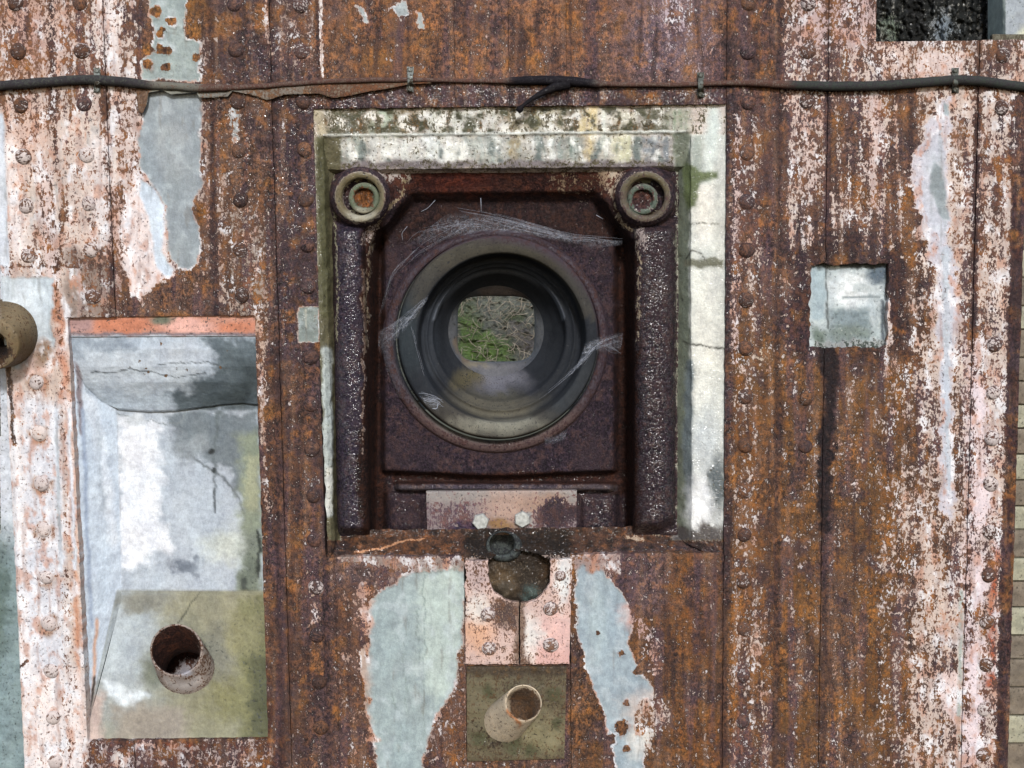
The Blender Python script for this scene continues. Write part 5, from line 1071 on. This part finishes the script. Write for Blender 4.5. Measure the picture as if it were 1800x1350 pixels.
def strands(pairs, n, jit, rad):
    out = []
    for _ in range(n):
        c = rw.choice(pairs); q = bez(c, 10).copy(); k = len(q)
        amp = rw.gauss(0, jit); ph = rw.uniform(0, 3); a0 = rw.uniform(0, .4); a1 = rw.uniform(.6, 1.0)
        s = np.linspace(a0, a1, 8); m = np.stack([np.interp(s, np.linspace(0, 1, k), q[:, j]) for j in range(3)], 1)
        off = amp*np.sin(s*3.1+ph*.3); m[:, 1] += off+np.linspace(rw.gauss(0, jit*.5), rw.gauss(0, jit*.5), 8); m[:, 0] += rw.gauss(0, jit*.4)
        m[:, 2] += rw.gauss(0, 3)
        out.append(([P(*x) for x in m], [rad*rw.uniform(.6, 1.4)]*8))
    return out
w1 = thing('cobweb', 'dusty grey cobweb stretched over the top of the round port ring', 'cobweb', P(880, 400, 50), 'cobwebs on the gun port')
web_sheet(w1, [[(800, 368, 50, 0), (870, 376, 50, 0.25), (940, 392, 50, .4), (1000, 412, 50, .45), (1050, 420, 52, .5), (1094, 422, 60, .5)],
               [(760, 395, 60, .4), (840, 385, 54, .6), (910, 396, 50, .6), (990, 414, 50, .6), (1045, 424, 52, .7), (1094, 430, 60, .4)],
               [(705, 440, 70, .1), (770, 425, 56, .45), (840, 408, 52, .5), (910, 410, 50, .35), (980, 425, 50, .3), (1030, 440, 54, 0.05)]])
s1 = strands([[(795, 368, 45), (880, 385, 45), (980, 412, 48), (1094, 428, 60)], [(830, 365, 70), (900, 385, 52), (1000, 416, 50), (1094, 424, 60)], [(700, 450, 80), (730, 410, 66), (800, 395, 50), (900, 400, 50)], [(680, 500, 85), (740, 440, 60), (830, 390, 50), (870, 400, 48)]], 24, 4, .00009)
s1 += [([P(*x) for x in bez([(740, 372, 60), (752, 366, 58), (765, 352, 58)], 8)], [.0004]*8), ([P(845, 348, 60), P(846, 372, 60)], [.0006, .0004]), ([P(*x) for x in bez([(708, 422, 60), (706, 410, 60), (716, 398, 60)], 6)], [.0004]*6), ([P(1048, 378, 85), P(1060, 385, 85)], [.0007, .0004])]
tubes('silk_strands', s1, M_SILK, w1)
w2 = thing('cobweb', 'cobweb spanning the left edge of the round port ring', 'cobweb', P(705, 570, 50), 'cobwebs on the gun port')
web_sheet(w2, [[(664, 580, 85, .3), (690, 565, 60, .5), (725, 545, 52, .8), (754, 516, 52, .9)], [(664, 600, 85, .5), (700, 572, 58, .8), (725, 555, 52, .8), (752, 526, 56, .9)], [(668, 628, 88, .3), (688, 610, 65, .5), (708, 585, 55, .4), (722, 570, 54, .2)]])
web_sheet(w2, [[(668, 600, 88, .5), (678, 650, 86, .4), (700, 700, 80, .2)], [(686, 600, 70, .3), (692, 650, 70, .3), (715, 700, 74, .1)]])
tubes('silk_strands', strands([[(664, 585, 85), (700, 565, 58), (754, 518, 50)], [(666, 610, 85), (710, 570, 54), (750, 524, 52)], [(722, 565, 50), (732, 610, 60), (748, 670, 62), (765, 700, 56)], [(668, 560, 90), (690, 480, 80), (740, 430, 60)]], 34, 3, .0001), M_SILK, w2)
w3 = thing('cobweb', 'cobweb stretched from the right edge of the port ring to the rail groove', 'cobweb', P(1040, 610, 50), 'cobwebs on the gun port')
web_sheet(w3, [[(1020, 635, 60, .2), (1026, 605, 54, .6), (1050, 592, 55, .9), (1096, 582, 90, .2)], [(1008, 655, 62, .8), (1026, 625, 54, .9), (1052, 606, 56, .9), (1094, 600, 85, .5)], [(985, 672, 70, .6), (1018, 648, 58, .7), (1046, 622, 60, .5), (1090, 618, 85, .3)]])
tubes('silk_strands', strands([[(950, 700, 75), (985, 672, 68), (1020, 640, 55), (1050, 604, 52), (1098, 584, 90)], [(1024, 640, 55), (1040, 612, 54), (1096, 600, 85)], [(1045, 610, 60), (1044, 640, 70)], [(1060, 604, 70), (1094, 622, 90)]], 34, 3, .0001), M_SILK, w3)
w4 = thing('cobweb', 'small cobweb on the lower left of the port ring', 'cobweb', P(755, 705, 55), 'cobwebs on the gun port')
web_sheet(w4, [[(735, 695, 54, .3), (760, 698, 54, .7), (785, 710, 60, .5)], [(745, 705, 54, .5), (765, 706, 54, .8), (782, 722, 62, .3)], [(750, 715, 54, .1), (762, 722, 54, .2), (775, 732, 58, 0)]])
tubes('silk_strands', strands([[(735, 692, 54), (765, 702, 54), (795, 725, 60)], [(742, 700, 52), (755, 705, 50), (780, 700, 56)]], 16, 3, .0002)+[([P(*x) for x in bez([(760, 718, 50), (768, 719, 50), (770, 710, 50)], 6)], [.0006]*6)], M_SILK, w4)
w5 = thing('cobweb', 'pale cobweb tuft below the lower right of the port ring', 'cobweb', P(975, 770, 85), 'cobwebs on the gun port')
web_sheet(w5, [[(955, 768, 84, .3), (975, 764, 80, .6), (998, 752, 80, .6)], [(958, 776, 86, .3), (978, 772, 84, .7), (996, 764, 84, .4)], [(960, 784, 88, 0), (980, 780, 86, .2), (995, 776, 86, 0)]])
